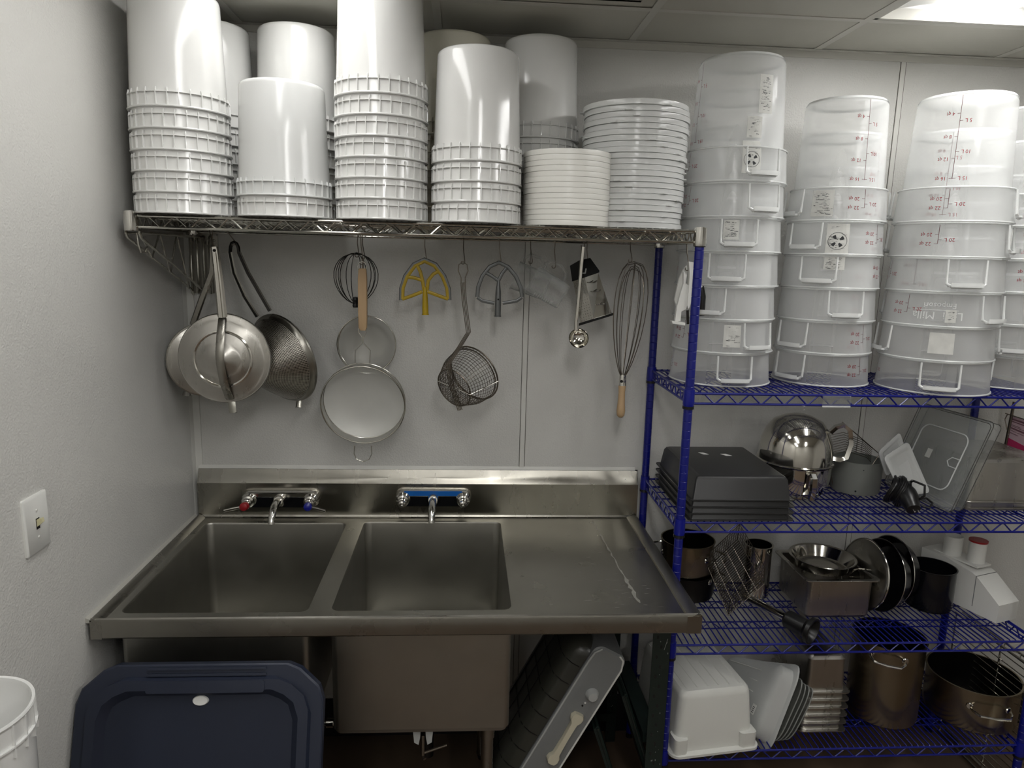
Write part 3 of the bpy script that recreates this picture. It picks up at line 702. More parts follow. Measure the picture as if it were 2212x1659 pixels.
patch((k1, 1), 18, -.026, .026, .022, .112, 10, ring=True, seed=3)
patch((k1, 3), 2, -.022, .020, .035, .09, 22, seed=4)
patch((k1, 6), 12, -.024, .024, .02, .085, 8, seed=5)
patch((k2, 1), -16, -.03, .03, .012, .088, 26, seed=6)
patch((k2, 2), 5, -.03, .03, .004, .09, 16, ring=True, seed=7)
patch((k2, 3), 4, -.028, .028, .055, .094, 14, seed=8)
patch((k3, 5), 6, -.032, .03, .022, .082, 0, seed=9)
patch((k4, 3), -24, -.02, .03, .02, .07, 12, seed=10)
patch((k4, 2), -22, -.02, .03, .03, .09, 14, ring=True, seed=11)
# faint hand lettering on one container of the third stack, upside down with it
o, R, loc, rz = STK[(k3, 4)]; a = ang0(loc[0], loc[1])+math.radians(-2)-rz
mb = MB(); surf_text(mb, R, loc, a, 0, .033, 'Lani  Milla', .031); surf_text(mb, R, loc, a, .004, .062, 'Emposori', .021)
surf_rect(mb, R, loc, a, -.056, .05, .0475, .049, .0009, 6, 1)
patch((k3, 4), 4, .004, .03, .014, .05, 9, seed=12)
build(mb, 'lettering', mat('lettering_white', (243, 244, 242), .4, alpha=.6), o, smooth=False)
# ================================================================== utensils hanging under the chrome shelf
RY1_, RY2_, RY3_ = PYF+(PYB-PYF)*.3, PYF+(PYB-PYF)*.55, PYF+(PYB-PYF)*.78     # the three support rails
def PX(pts, Y): return [P(x, y, Y=Y) for x, y in pts]
def s_hook(px, pyb, yrail, Y, label, pxt=None):
    """hook over a rail at depth yrail, its lower bend at pixel (px, pyb) at depth Y"""
    b = P(px, pyb, Y=Y); t = P(pxt if pxt else px, 520, Y=yrail); zt = CZ-.0062-.029+.004
    o = thing('s_hook', (t.x, yrail, zt), label, 'hook', 'wire s-hooks under the chrome shelf')
    r = .0062
    pts = [Vector((t.x, yrail+r*math.cos(a), zt+.0005+r*math.sin(a))) for a in [math.radians(q) for q in (200, 150, 100, 60, 20, -10)]]
    pts = [Vector((p.x, 2*yrail-p.y, p.z)) for p in pts]
    pts += [lerp(pts[-1], b+Vector((0, 0, .02)), .5), b+Vector((.0055, 0, .012))]
    pts += [b+Vector((.0055*math.cos(a), 0, .006+.0055*math.sin(a))) for a in [math.radians(q) for q in (0, -45, -90, -135, -180, -215)]]
    build(MB().tube(pts, .0015, 7), 'wire', WIRED, o); return o
def strap(mb, pts, w, t, wdir):
    pts = [Vector(p) for p in pts]; wd = Vector(wdir).normalized(); ws = w if isinstance(w, (list, tuple)) else [w]*len(pts); L = []
    for i, p in enumerate(pts):
        tg = (pts[min(i+1, len(pts)-1)]-pts[max(i-1, 0)]).normalized(); n = tg.cross(wd).normalized(); x = n.cross(tg).normalized(); h = ws[i]/2
        L.append([p-x*h-n*t/2, p+x*h-n*t/2, p+x*h*.6+n*t*.9, p-x*h*.6+n*t*.9])
    mb.loft(L, True, True); return mb
# --- cone strainer facing the room, strap across it
Y = -.275
c = P(486, 774, Y=Y); ax = Vector((.04, -1, .02))
t = thing('cone_strainer', c, 'steel cone strainer facing the room, flat strap bent across its face', 'strainer')
M = axes(c, ax)
build(MB().lathe([(.132, -.003), (.1335, .001), (.131, .004), (.128, .004), (.084, .020), (.078, .021), (.078, .018), (.126, .0), (.128, -.003)], 64, M, ring=True), 'bowl', STEELV, t)
build(MB().lathe([(.078, .017), (.085, .019), (.085, .024), (.081, .0255), (.0775, .024)], 64, M, ring=True), 'ring', STEELP, t)
build(MB().lathe([(.0775, .022), (.05, .030), (.025, .038), (.006, .044), (0, .045), (0, .042), (.05, .027), (.0775, .019)], 56, M), 'tip', STEELV, t)
hp = PX([(463, 533), (465, 545), (473, 615), (480, 686)], Y-.004)
mb = strap(MB(), hp, [.020, .023, .026, .029], .0035, (1, 0, 0)); strap(mb, [p+Vector((0, -.004, 0)) for p in hp[1:]], .008, .003, (1, 0, 0))
h = build(mb, 'handle', STEELP, t)
build(MB().lathe([(0, 0), (.0045, 0), (.0045, .001), (0, .001)], 14, axes(P(463, 541, Y=Y-.0075), (0, -1, 0))), 'eye', GAP, h)
sp = [hp[-1], M @ Vector((0, 0, .012))+Vector((0, 0, .112)), M @ Vector((0, 0, .034))+Vector((0, 0, .07)), M @ Vector((-.001, 0, .048))+Vector((0, 0, .02)), M @ Vector((-.001, 0, .0485))+Vector((0, 0, -.006)), M @ Vector((.001, 0, .045))-Vector((0, 0, .03)),
      M @ Vector((.006, 0, .04))-Vector((0, 0, .075)), M @ Vector((.012, 0, .012))-Vector((0, 0, .122))]
build(strap(MB(), sp, .024, .0022, (1, 0, 0)), 'strap', STEELD, t)
e = M @ Vector((.014, 0, .004))-Vector((0, 0, .128))
build(strap(MB(), [e, e+Vector((.002, -.004, -.014)), e+Vector((.004, -.006, -.034)), e+Vector((.005, .006, -.036))], .022, .002, (1, 0, 0)), 'rest_tab', STEEL, t)
s_hook(459, 541, RY2_, Y, 'dark s-hook holding the front cone strainer', 455)
# --- strainer behind it at the left wall
Y = -.12; c = Vector((.116, -.165, P(425, 776, Y=-.165).z))
t = thing('bowl_strainer', c, 'steel bowl strainer half hidden behind the front cone strainer, beside the left wall', 'strainer')
M = axes(c, (.42, -.9, .0))
build(MB().lathe([(.113, -.003), (.1145, .001), (.112, .004), (.109, .004), (.076, .024), (.070, .025), (.070, .022), (.107, .0), (.109, -.003)], 64, M, ring=True), 'bowl', STEELV, t)
build(MB().lathe([(.1135, -.004), (.1165, -.001), (.1155, .004), (.112, .0045)], 64, M, ring=True), 'rim', STEELD, t)
build(MB().lathe([(.0705, .023), (.05, .04), (.025, .058), (.006, .068), (0, .069), (0, .066), (.05, .037), (.0705, .02)], 56, M), 'tip', STEELD, t)
hp = PX([(459, 540), (457, 590), (436, 645), (416, 702)], Y)
build(strap(MB(), hp, .02, .003, (1, 0, .3)), 'handle', STEELD, t)
e = P(404, 846, Y=Y); build(strap(MB(), [e, e+Vector((0, -.006, -.012)), e+Vector((0, .012, -.016))], .026, .002, (1, 0, 0)), 'rest_tab', STEELD, t)
s_hook(457, 543, RY3_, Y, 'dark s-hook holding the half hidden strainer near the left wall', 462)
# --- china cap
Y = -.115; c = P(612, 774, Y=Y); ax = Vector((-.58, -.78, -.24)); M = axes(c, ax)
t = thing('china_cap', c, 'large perforated steel china cap strainer, cone pointing left, double strap handle', 'strainer')
o = build(MB().lathe([(.137, .016), (.098, .062), (.05, .112), (.012, .15), (0, .153), (0, .150), (.05, .108), (.096, .058), (.135, .013)], 72, M), 'cone', PERF, t, angle=60)
cyl_uv(o, M.inverted())
build(MB().lathe([(.145, -.006), (.148, -.002), (.1465, .003), (.142, .006), (.1375, .017), (.134, .016), (.138, .004), (.141, -.003)], 72, M, ring=True), 'rim', STEELD, t)
pL = PX([(497, 545), (506, 590), (528, 640), (556, 684)], Y-.01); pR = PX([(516, 545), (536, 590), (560, 632), (583, 672)], Y-.01)
tp = PX([(498, 534), (501, 525), (506, 522), (511, 526), (515, 535)], Y-.01)
build(strap(MB(), list(reversed(pL))+tp+pR, .0125, .004, (.35, .9, 0)), 'handle', DKSTEEL, t)
build(strap(MB(), list(reversed(pL)), .013, .002, (1, 0, .35)), 'handle', STEELD, t)
build(strap(MB(), pR, .013, .002, (1, 0, .35)), 'handle', STEELD, t)
e = P(646, 866, Y=Y-.03); build(strap(MB(), [e, e+Vector((0, -.008, -.018)), e+Vector((-.006, .006, -.022))], .018, .002, (1, 0, .3)), 'rest_tab', STEEL, t)
s_hook(504, 530, RY3_, Y-.01, 'dark s-hook holding the large china cap', 492)
# --- whisks
def whisk_wires(mb, base, axis, L, rm, n, r, p, q, seed=1, x=(1, 0, 0)):
    M = axes(base, axis, x); rnd = random.Random(seed)
    for k in range(n):
        a = PI*k/n+rnd.uniform(-.1, .1); lr = L*rnd.uniform(.93, 1.0); wr = rm*rnd.uniform(.88, 1.05); pts = []
        for s in (1, -1):
            th = [PI*i/12 for i in range(13)]; th = th if s == 1 else list(reversed(th))[1:]
            for tt in th:
                hgt = lr*(1-math.cos(tt))/2; rad_ = wr*(math.sin(tt)**p)*((1-math.cos(tt))/2)**q*1.25+.004
                pts.append(M @ Vector((s*rad_*math.cos(a), s*rad_*math.sin(a), hgt)))
        mb.tube(pts, r, 6)
    return mb
b = P(768, 656, Y=-.1); t = thing('whisk_attachment', b, 'balloon wire whisk attachment hung upside down behind the wooden sieve handle', 'whisk')
build(whisk_wires(MB(), b, (.03, 0, 1), .162, .062, 6, .0013, 1, .15, 3), 'wires', DKSTEEL, t)
build(MB().lathe([(0, -.012), (.008, -.012), (.01, -.006), (.0085, 0), (.0085, .008), (.011, .012), (.009, .02), (0, .022)], 16, axes(b, (0, 0, 1))), 'hub', BLACKP, t)
s_hook(771, 556, RY3_, -.1, 'dark s-hook holding the balloon whisk attachment', 774)
b = P(1345, 815, Y=-.15); t = thing('balloon_whisk', b, 'long wire whisk with wooden handle, hung upside down left of the blue posts', 'whisk')
build(whisk_wires(MB(), b, (.055, 0, 1), .375, .0475, 7, .0012, .8, .35, 5), 'wires', WIRED, t)
dn = (P(1340, 905, Y=-.15)-b).normalized()
build(MB().lathe([(0, -.01), (.0098, -.01), (.0115, .0), (.0125, .027), (0, .027)], 20, axes(b, dn)), 'ferrule', CHROME, t)
build(MB().lathe([(0, .024), (.0118, .024), (.0122, .03), (.0105, .05), (.0118, .085), (.0142, .112), (.0125, .127), (.006, .134), (0, .135)], 20, axes(b, dn)), 'handle', WOOD, t)
build(MB().lathe([(0, 0), (.005, 0), (.004, .002), (0, .002)], 12, axes(b+dn*.012+Vector((-.005, -.0105, 0)), (-.3, -1, 0))), 'badge', BLACKP, t)
s_hook(1361, 567, RY3_, -.15, 'dark s-hook holding the long whisk', 1361)
# --- sieves
def sieve(c, r, tilt, m, name, label, ring_r=.0028, back=.018):
    t = thing(name, c, label, 'sieve'); M = axes(c, tilt)
    rg = MB().tube([M @ Vector((r*math.cos(a), r*math.sin(a), 0)) for a in [2*PI*i/64 for i in range(64)]], ring_r, 8, closed=True)
    build(rg, 'rim', CHROMED, t)
    build(MB().lathe([(r*1.0, .0), (r*.985, -back)], 64, M), 'band', MESHF2, t)
    build(MB().tube([M @ Vector((r*.985*math.cos(a), r*.985*math.sin(a), -back)) for a in [2*PI*i/64 for i in range(64)]], ring_r*.55, 6, closed=True), 'inner_ring', CHROMED, t)
    build(MB().lathe([(r*.985, -back), (r*.9, -back-.012), (r*.6, -back-.026), (r*.3, -back-.032), (0, -back-.034)], 56, M), 'mesh', m, t)
    return t, M
c = P(792, 745, Y=-.075); t, M = sieve(c, .094, (.05, -1, .03), MESHF2, 'round_sieve', 'smaller round mesh sieve hanging behind the large wooden-handled sieve', .0022)
build(MB().tube(PX([(784, 690), (785, 640), (784, 560)], -.075), .003, 7), 'handle', WIRED, t)
s_hook(784, 560, RY3_, -.075, 'dark s-hook holding the smaller round sieve', 783)
Y = -.17; c = P(784, 876, Y=Y); t, M = sieve(c, .1325, (.0, -1, -.2), MESHF, 'large_sieve', 'large round mesh sieve with wooden handle, hanging above the sink', back=.034)
yk = MB()
for s in (0, 1):
    yk.tube(PX([(767, 784), (767, 757), (782, 741), (782, 728), (775, 718), (774, 708)] if not s else [(799, 784), (800, 757), (785, 741), (785, 728), (791, 718), (792, 708)], Y-.004), .0017, 7)
build(yk, 'yoke', CHROMED, t)
a, b_ = P(784, 713, Y=Y-.004), P(783, 580, Y=Y-.004)
hd = MB(); L = []
for z, w_, d_ in ((a.z-.001, .008, .006), (a.z+.008, .0125, .009), (a.z+.06, .0135, .01), (b_.z-.03, .0135, .01), (b_.z-.004, .0115, .009), (b_.z, .009, .007)):
    f = (z-a.z)/(b_.z-a.z); cx = a.x+(b_.x-a.x)*f
    L.append([(x+cx, y+a.y, z) for x, y in rrect(-w_, w_, -d_, d_, .0025, 3)])
hd.loft(L, True, True); hw = build(hd, 'handle', WOOD, t)
build(MB().tube(PX([(773, 584), (773, 574), (777, 567), (782, 565), (788, 567), (791, 574), (791, 584)], Y-.004), .0016, 7), 'hanging_loop', CHROMED, hw)
build(MB().tube(PX([(766, 963), (765, 980), (771, 992), (784, 997), (797, 992), (803, 980), (802, 963)], Y-.018), .0018, 7), 'rest_loop', CHROMED, t)
s_hook(781, 572, RY2_, Y-.004, 'bright s-hook holding the wooden-handled sieve', 780)
# --- flat beaters
def beater(arch, bars, branches, stem, Y, m, rim, label, cone):
    ctr = P(*stem[0], Y=Y); t = thing('flat_beater', ctr, label, 'mixer beater', None)
    mb = MB(); r = .0042
    A = PX(arch, Y)
    mb.tube(A, r, 8, flat=1.5)
    for b in bars+branches: mb.tube(PX(b, Y), r*.82, 8, flat=1.6)
    build(mb, 'paddle', m, t)
    s0, s1 = PX(stem, Y)
    d = (s1-s0).normalized(); Ln = (s1-s0).length
    pr = [(0, 0), (cone, 0), (.0085, Ln*.35), (.0098, Ln*.7), (.0098, Ln-.004), (.0112, Ln-.003), (.0112, Ln), (.007, Ln), (.007, Ln-.01), (0, Ln-.01)]
    build(MB().lathe(pr, 20, axes(s0, d)), 'shaft', m, t)
    if rim:
        o = []
        for i, p in enumerate(A):
            q = p-ctr-Vector((0, 0, .02)); q.y = 0; o.append(p+q.normalized()*.0055)
        build(MB().tube(o, .0036, 8, flat=1.7), 'scraper_edge', GREYM, t)
    else: build(MB().lathe([(0, 0), (.0025, 0), (0, .001)], 10, axes(s0+d*Ln*.55+Vector((0, -.0098, 0)), (0, -1, 0))), 'pin_hole', GAP, t)
    return t
Y = -.131
beater([(869, 646), (870, 622), (879, 597), (896, 574), (917, 564), (939, 574), (956, 597), (966, 622), (968, 646)], [[(869, 646), (890, 639), (912, 630)], [(968, 646), (948, 639), (924, 630)]],
       [[(916, 628), (913, 607), (908, 587), (900, 571)], [(910, 605), (895, 600), (876, 598)], [(922, 628), (925, 606), (936, 592), (949, 585)]], [(918, 620), (919, 680)], Y, YELLOW, True, 'yellow flat mixer beater with grey scraper edge', .006)
s_hook(917, 566, RY3_, Y, 'wire s-hook holding the yellow beater', 918)
beater([(1031, 642), (1033, 620), (1042, 596), (1058, 576), (1078, 567), (1098, 577), (1115, 598), (1125, 622), (1128, 642)], [[(1031, 642), (1042, 650), (1068, 655)], [(1128, 642), (1116, 650), (1086, 655)]],
       [[(1076, 606), (1062, 596), (1048, 588)], [(1077, 606), (1085, 590), (1094, 579)]], [(1077, 600), (1075, 684)], Y, GREYM, False, 'grey metal flat mixer beater left of the clear jugs', .003)
s_hook(1078, 570, RY3_, Y, 'wire s-hook holding the grey beater', 1079)
# --- wire skimmer basket
Y = -.16; co = P(1024, 806, Y=Y+.02); ax = (P(981, 838, Y=Y-.055)-co); dep = ax.length; M = axes(co, ax)
t = thing('wire_skimmer', co, 'round wire mesh frying basket with long four-wire handle', 'skimmer')
ro, rb_ = .094, .064
def circ(r, z, n=56): return [M @ Vector((r*math.cos(a), r*math.sin(a), z)) for a in [2*PI*i/n for i in range(n)]]
build(MB().tube(circ(ro, 0), .0026, 8, closed=True).tube(circ(ro-.004, .009), .0016, 7, closed=True), 'rim', WIRED, t)
build(MB().tube(circ(rb_, dep), .0022, 8, closed=True), 'base_ring', WIRED, t)
ms = MB()
for k in range(44):
    a = 2*PI*k/44
    ms.tube([M @ Vector((r*math.cos(a+s), r*math.sin(a+s), z)) for r, z, s in ((ro, 0, 0), ((ro*.6+rb_*.4)+.006, dep*.5, .03), (rb_, dep, .05))], .00075, 4)
for k in range(1, 12):
    f = k/12; ms.tube(circ(ro+(rb_-ro)*f+.006*math.sin(PI*f), dep*f, 40), .00075, 4, closed=True)
for k in range(-9, 10):
    x = rb_*k/9.6; h_ = math.sqrt(max(0, rb_**2-x*x))
    ms.tube([M @ Vector((x, -h_, dep)), M @ Vector((x, 0, dep+.003)), M @ Vector((x, h_, dep))], .00075, 4); ms.tube([M @ Vector((-h_, x, dep)), M @ Vector((0, x, dep+.003)), M @ Vector((h_, x, dep))], .00075, 4)
build(ms, 'wire_mesh', WIRED, t, stuff=True)
hw = MB()
for k in range(4):
    o = (k-1.5)*.0042
    pts = PX([(1000+0, 610), (1003, 650), (1012, 718)], Y-.02)+[P(985, 762, Y=Y-.05), P(968, 788, Y=Y-.078), P(975, 830, Y=Y-.082), P(994, 886, Y=Y-.03)]
    hw.tube([p+Vector((o, 0, o*.2)) for p in pts], .0016, 6)
hw.tube(PX([(996, 612), (996, 600), (990, 585), (991, 572), (1000, 565), (1009, 572), (1011, 585), (1005, 600), (1005, 612)], Y-.02), .0016, 7)
build(hw, 'handle', WIRED, t)
build(MB().tube([M @ Vector((-rb_, 0, dep+.003)), M @ Vector((rb_, .004, dep+.003)), M @ Vector((ro+.001, .01, 0))], .0018, 6), 'brace', CHROMED, t)
s_hook(1000, 571, RY3_, Y-.02, 'wire s-hook holding the wire frying basket', 1002)
# --- clear measuring jugs
def jug(mouth, base, Yc, R, label, hook_px, px0, toward):
    m_, b_ = P(*mouth, Y=Yc), P(*base, Y=Yc); b_ = b_+Vector((0, -.012, 0)); ax = b_-m_; L = ax.length; M = axes(m_, ax, toward)
    t = thing('measuring_jug', m_, label, 'measuring jug', 'clear measuring jugs on one hook each')
    build(MB().lathe([(R*1.05, 0), (R*1.06, .003), (R*1.0, .006), (R*.93, L-.006), (R*.88, L), (0, L), (0, L-.003), (R*.9, L-.006), (R*.975, .006), (R*1.02, 0)], 40, M), 'body', GLASSY, t)
    build(MB().tube([M @ Vector(q) for q in ((R*.98, 0, L*.12), (R*1.4, 0, L*.1), (R*1.75, 0, L*.22), (R*1.8, 0, L*.5), (R*1.5, 0, L*.72), (R*.95, 0, L*.78))], .0055, 8, flat=.8), 'handle', GLASSY, t)
    sc = MB(); rr = R*1.0
    def q(a, z, off=.0004): r = R*(1-.07*z/L)+off; return M @ Vector((r*math.cos(a), r*math.sin(a), z))
    for k in range(11):
        z = L*(.2+.06*k); aa = [2.2, 2.2+(.5 if k % 2 else .32)]
        if k > 0: sc.loft([[q(a, z) for a in (aa[0], (aa[0]+aa[1])/2, aa[1])], [q(a, z+.0009) for a in (aa[0], (aa[0]+aa[1])/2, aa[1])]], closed=False)
    for k in range(5):
        z = L*(.22+.14*k); sc.loft([[q(a, z) for a in (2.8, 2.9, 3.05)], [q(a, z+.003) for a in (2.8, 2.9, 3.05)]], closed=False)
    build(sc, 'scale', INK if px0 else TUBR, t, smooth=False)
    return t, M @ Vector((R*1.72, 0, L*.3))
t, hp = jug((1112, 594), (1182, 622), -.09, .046, 'clear plastic measuring jug with black scale, behind the other jug', None, True, (.45, -.3, 1))
s_hook(1146, 570, RY3_, -.09, 'wire s-hook holding the rear clear jug', 1146)
t, hp = jug((1150, 602), (1216, 642), -.205, .044, 'clear plastic measuring jug in front of the other jug', None, False, (.6, -.2, 1))
s_hook(1196, 580, RY2_, -.205, 'wire s-hook holding the front clear jug', 1199)
# --- ladle
Y = -.2; c = P(1250, 731, Y=Y); t = thing('ladle', c, 'small stainless ladle hanging in front of the grater', 'ladle')
M = axes(c, (0, -1, .35)); R = .031
build(MB().lathe([(R, .001), (R*1.02, .002), (R*.99, -.003), (R*.85, -.014), (R*.5, -.023), (0, -.026), (0, -.024), (R*.5, -.021), (R*.83, -.0125), (R*.95, -.001)], 32, M), 'bowl', STEELP, t)
build(strap(MB(), PX([(1260, 533), (1256, 570), (1250, 640), (1244, 700), (1245, 714)], Y-.002), [.012, .012, .011, .011, .014], .0028, (1, 0, 0)), 'handle', STEELP, t)
s_hook(1259, 536, RY2_, Y, 'bright s-hook holding the ladle', 1258)
# --- grater
Y = -.125
fl = PX([(1238, 606), (1254, 700)], Y-.01); fe = PX([(1263, 598), (1283, 691)], Y-.045); fr = PX([(1292, 588), (1322, 679)], Y-.02); bk = PX([(1264, 594), (1288, 684)], Y+.02)
t = thing('box_grater', fe[1], 'steel box grater with black top and black foot', 'grater')
loops = [[fl[1], fe[1], fr[1], bk[1]], [fl[0], fe[0], fr[0], bk[0]]]
build(MB().loft(loops, True, True), 'body', STEELP, t, smooth=False)
def lp(e, g, s, off=.006):
    cc = sum((Vector(q) for q in g), Vector())/4; return [Vector(q)+(Vector(q)-cc).normalized()*off+Vector((0, 0, s)) for q in g]
build(MB().loft([lp(0, loops[0], -.004), lp(0, loops[0], .004)], True, True), 'foot', BLACKP, t)
cap = PX([(1231, 573), (1274, 557)], Y-.02)
top = [P(1231, 574, Y=Y-.012), P(1250, 563, Y=Y-.04), P(1275, 557, Y=Y-.02), P(1252, 566, Y=Y+.01)]
build(MB().loft([lp(0, loops[1], -.002, .004), lp(0, loops[1], .004, .004), top], True, True), 'cap', BLACKP, t)
build(MB().tube(PX([(1254, 582), (1257, 590), (1264, 590), (1266, 580)], Y-.05), .0025, 6), 'grip', LGREYP, t)
sl = MB(); nrm = (fr[0]-fe[0]).cross(fe[1]-fe[0]).normalized(); nrm = nrm if nrm.y < 0 else -nrm
for k, (u, v) in enumerate(((.3, .14), (.55, .17), (.4, .36), (.62, .39), (.5, .68), (.72, .7))):
    base = lerp(lerp(fe[0], fr[0], u), lerp(fe[1], fr[1], u), v); d = (lerp(fe[0], fr[0], 1)-fe[0]).normalized()
    sl.tube([base-d*.011+nrm*.0004, base-d*.006+nrm*.003+Vector((0, 0, -.002)), base+nrm*.0038+Vector((0, 0, -.003)), base+d*.006+nrm*.003+Vector((0, 0, -.002)), base+d*.011+nrm*.0004], .0017, 6)
build(sl, 'slicing_slots', CHROME, t, stuff=True)
pn = MB(); n2 = (fe[0]-fl[0]).cross(fl[1]-fl[0]).normalized(); n2 = n2 if n2.y < 0 else -n2
for i in range(5):
    for j in range(15):
        u, v = .15+.7*i/4, .06+.88*j/14; base = lerp(lerp(fl[0], fe[0], u), lerp(fl[1], fe[1], u), v)
        pn.lathe([(.0016, 0), (.0009, .0016), (.0004, .0008)], 6, axes(base, n2))
build(pn, 'grating_points', STEELD, t, stuff=True)
s_hook(1266, 572, RY3_, Y-.02, 'bright s-hook holding the box grater', 1268)
# --- white folding utensil by the front post
Y = -.375; c = P(1480, 640, Y=Y); t = thing('hand_slicer', c, 'white plastic hand slicer with dark handle, hanging behind the front blue post', 'kitchen tool')
def flat(poly, Y0, th): 
    a = PX(poly, Y0); return [[(p.x, p.y, p.z) for p in a], [(p.x, p.y+th, p.z) for p in a]]
build(MB().loft(flat([(1486, 571), (1478, 578), (1467, 602), (1457, 648), (1463, 665), (1467, 664), (1470, 640), (1476, 610), (1484, 592)], Y+.01, .008), True, True), 'side_arm', WHITEPL, t)
build(MB().loft(flat([(1477, 587), (1484, 594), (1481, 612), (1490, 618), (1487, 650), (1482, 668), (1472, 673), (1470, 694), (1458, 695), (1463, 660), (1471, 630), (1477, 612)], Y-.01, .012), True, True), 'blade_holder', WHITEPL, t)
build(MB().loft(flat([(1488, 565), (1502, 567), (1498, 600), (1494, 650), (1488, 668), (1485, 660), (1489, 615), (1490, 590)], Y-.016, .02), True, True), 'side_plate', WHITEPL, t)
build(MB().loft(flat([(1451, 693), (1480, 697), (1480, 703), (1453, 699)], Y-.014, .02), True, True), 'base_lip', WHITEPL, t)
build(MB().tube(PX([(1485, 670), (1486, 700)], Y-.002), .004, 8), 'hinge_pin', DKSTEEL, t)
build(MB().tube(PX([(1516, 618), (1518, 640), (1516, 682)], Y+.03), [.006, .009, .008], 10), 'handle', BLACKP, t)
build(MB().tube(PX([(1496, 610), (1516, 620)], Y+.02), .004, 8), 'stem', WHITEPL, t)
h = s_hook(1484, 585, RY1_, Y-.004, 'bright s-hook at the shelf end holding the white slicer', 1482)
# ================================================================== things on the blue shelves
def rectpan(mb, x0, x1, y0, y1, z0, z1, taper, r, lip, th=.0012, inv=False, M=None, lipdrop=.004, bot=True):
    """open pan with a turned-out lip; inv stands it on its lip"""
    zz = (lambda z: z0+z1-z) if inv else (lambda z: z)
    def L(i, z, rr): return [(x, y, zz(z)) for x, y in rrect(x0+i, x1-i, y0+i, y1-i, max(rr, .002), 5)]
    b = lip+taper
    outer = [L(0, z1-lipdrop, r+.004), L(0, z1-.001, r+.004), L(.0015, z1, r+.004), L(lip-.002, z1, r), L(lip, z1-.003, r), L(b-.006, z0+.012, r), L(b, z0+.003, r), L(b+.008, z0, r*.8)]
    inner = [L(b+.008, z0+th, r*.8), L(b+th, z0+.004, r), L(b-.006+th, z0+.013, r), L(lip+th, z1-.004, r), L(lip-.001, z1-th, r), L(.001, z1-th-.001, r+.004), L(0, z1-lipdrop, r+.004)]
    mb.loft(outer, False, True, M=M); mb.loft(inner, True, False, M=M); return mb
Z2, Z3, Z4 = SZ[1]+.0004, SZ[2]+.0004, SZ[3]+.0004
# ---- second shelf: dark pans
f = P(1600, 1126, Z=Z2); yf = f.y; x0, x1 = P(1487, 1126, Y=yf).x, P(1716, 1124, Y=yf).x
ztop = P(1600, 1027, Y=yf+.03).z; yb = P(1408, 947, Z=ztop).y; hh = ztop-Z2-3*.0205; yb = min(yb+.01, -.075)
for k in range(4):
    z = Z2+k*.0205
    o = build(rectpan(MB(), x0, x1, yf, yb, z, z+hh, .014, .006, .012, .0014, True), 'baking_pan', NONSTICK, loc=((x0+x1)/2, (yf+yb)/2, z), angle=30)
    tag(o, 'charcoal non-stick baking pan, upside down, %s of four on the second shelf' % ('topmost', 'third', 'second', 'lowest')[3-k], 'pan', 'charcoal baking pans on the second shelf')
    if k == 3:
        for a, b, w_ in ((1512, 976, .02), (1561, 979, .022)):
            p = P(a+8, b+4, Z=ztop); build(MB().loft([[(p.x-w_/2-.005, p.y+.011, z+hh+.0003), (p.x+w_/2-.009, p.y+.012, z+hh+.0003), (p.x+w_/2+.004, p.y-.010, z+hh+.0003), (p.x-w_/2+.006, p.y-.011, z+hh+.0003)], [(p.x-w_/2-.005, p.y+.011, z+hh+.0008), (p.x+w_/2-.009, p.y+.012, z+hh+.0008), (p.x+w_/2+.004, p.y-.010, z+hh+.0009), (p.x-w_/2+.006, p.y-.011, z+hh+.0008)]], True, True), 'sticker', WHITEP, o)
# ---- mixer bowls rim to rim
c = P(1712, 1090, Z=Z2); cy = c.y+.118; cx = P(1712, 1060, Y=cy).x; R = .116; zr = .112
def bowlprof(R, h, th=.0015):
    o = [(R*.62, 0), (R*.64, .006), (R*.72, .008), (R*.86, h*.16), (R*.95, h*.36), (R*.985, h*.6), (R, h*.95), (R*1.03, h*.965), (R*1.035, h*.985), (R*1.0, h)]
    i = [(R*.985-th, h*.97), (R*.97-th, h*.6), (R*.93-th, h*.36), (R*.84, h*.18), (R*.7, .011), (0, .009)]
    return [(0, .004), (R*.6, .004)]+o+i
t = thing('mixer_bowl', (cx, cy, Z2), 'polished steel mixing bowl with strap handle, standing under an upturned bowl', 'bowl')
build(MB().lathe(bowlprof(R*.97, zr), 64, T(cx, cy, Z2)), 'bowl', STEELP, t, angle=30)
d = Vector((-.02, -1, 0)).normalized(); sd = Vector((1, 0, 0))
pts = [Vector((cx, cy, Z2))+d*r+Vector((0, 0, z)) for r, z in ((R*.97, zr-.014), (R*1.12, zr-.010), (R*1.22, zr-.02), (R*1.22, zr*.45), (R*1.15, zr*.2), (R*.9, zr*.16))]
build(strap(MB(), pts, .024, .004, sd), 'handle', CHROME, t)
zu = Z2+zr+.001; h2 = P(1700, 897, Y=cy-.02).z-zu
t = thing('mixer_bowl', (cx-.004, cy, zu), 'large polished steel mixing bowl turned upside down on another bowl', 'bowl')
pr = [(R*1.03, 0), (R*1.045, .002), (R*1.03, .0045), (R*1.0, .006), (R*.995, h2*.25), (R*.95, h2*.45), (R*.84, h2*.68), (R*.66, h2*.86), (R*.4, h2*.96), (R*.2, h2), (0, h2), (0, h2-.0015), (R*.4, h2*.95), (R*.64, h2*.85), (R*.82, h2*.67), (R*.935, h2*.44), (R*.98, h2*.24), (R*.985, .005), (R*1.02, .0)]
build(MB().lathe(pr, 72, T(cx-.004, cy, zu)), 'bowl', STEELP, t, angle=30)
d = Vector((.96, -.28, 0)).normalized(); sd = d.cross(Vector((0, 0, 1)))
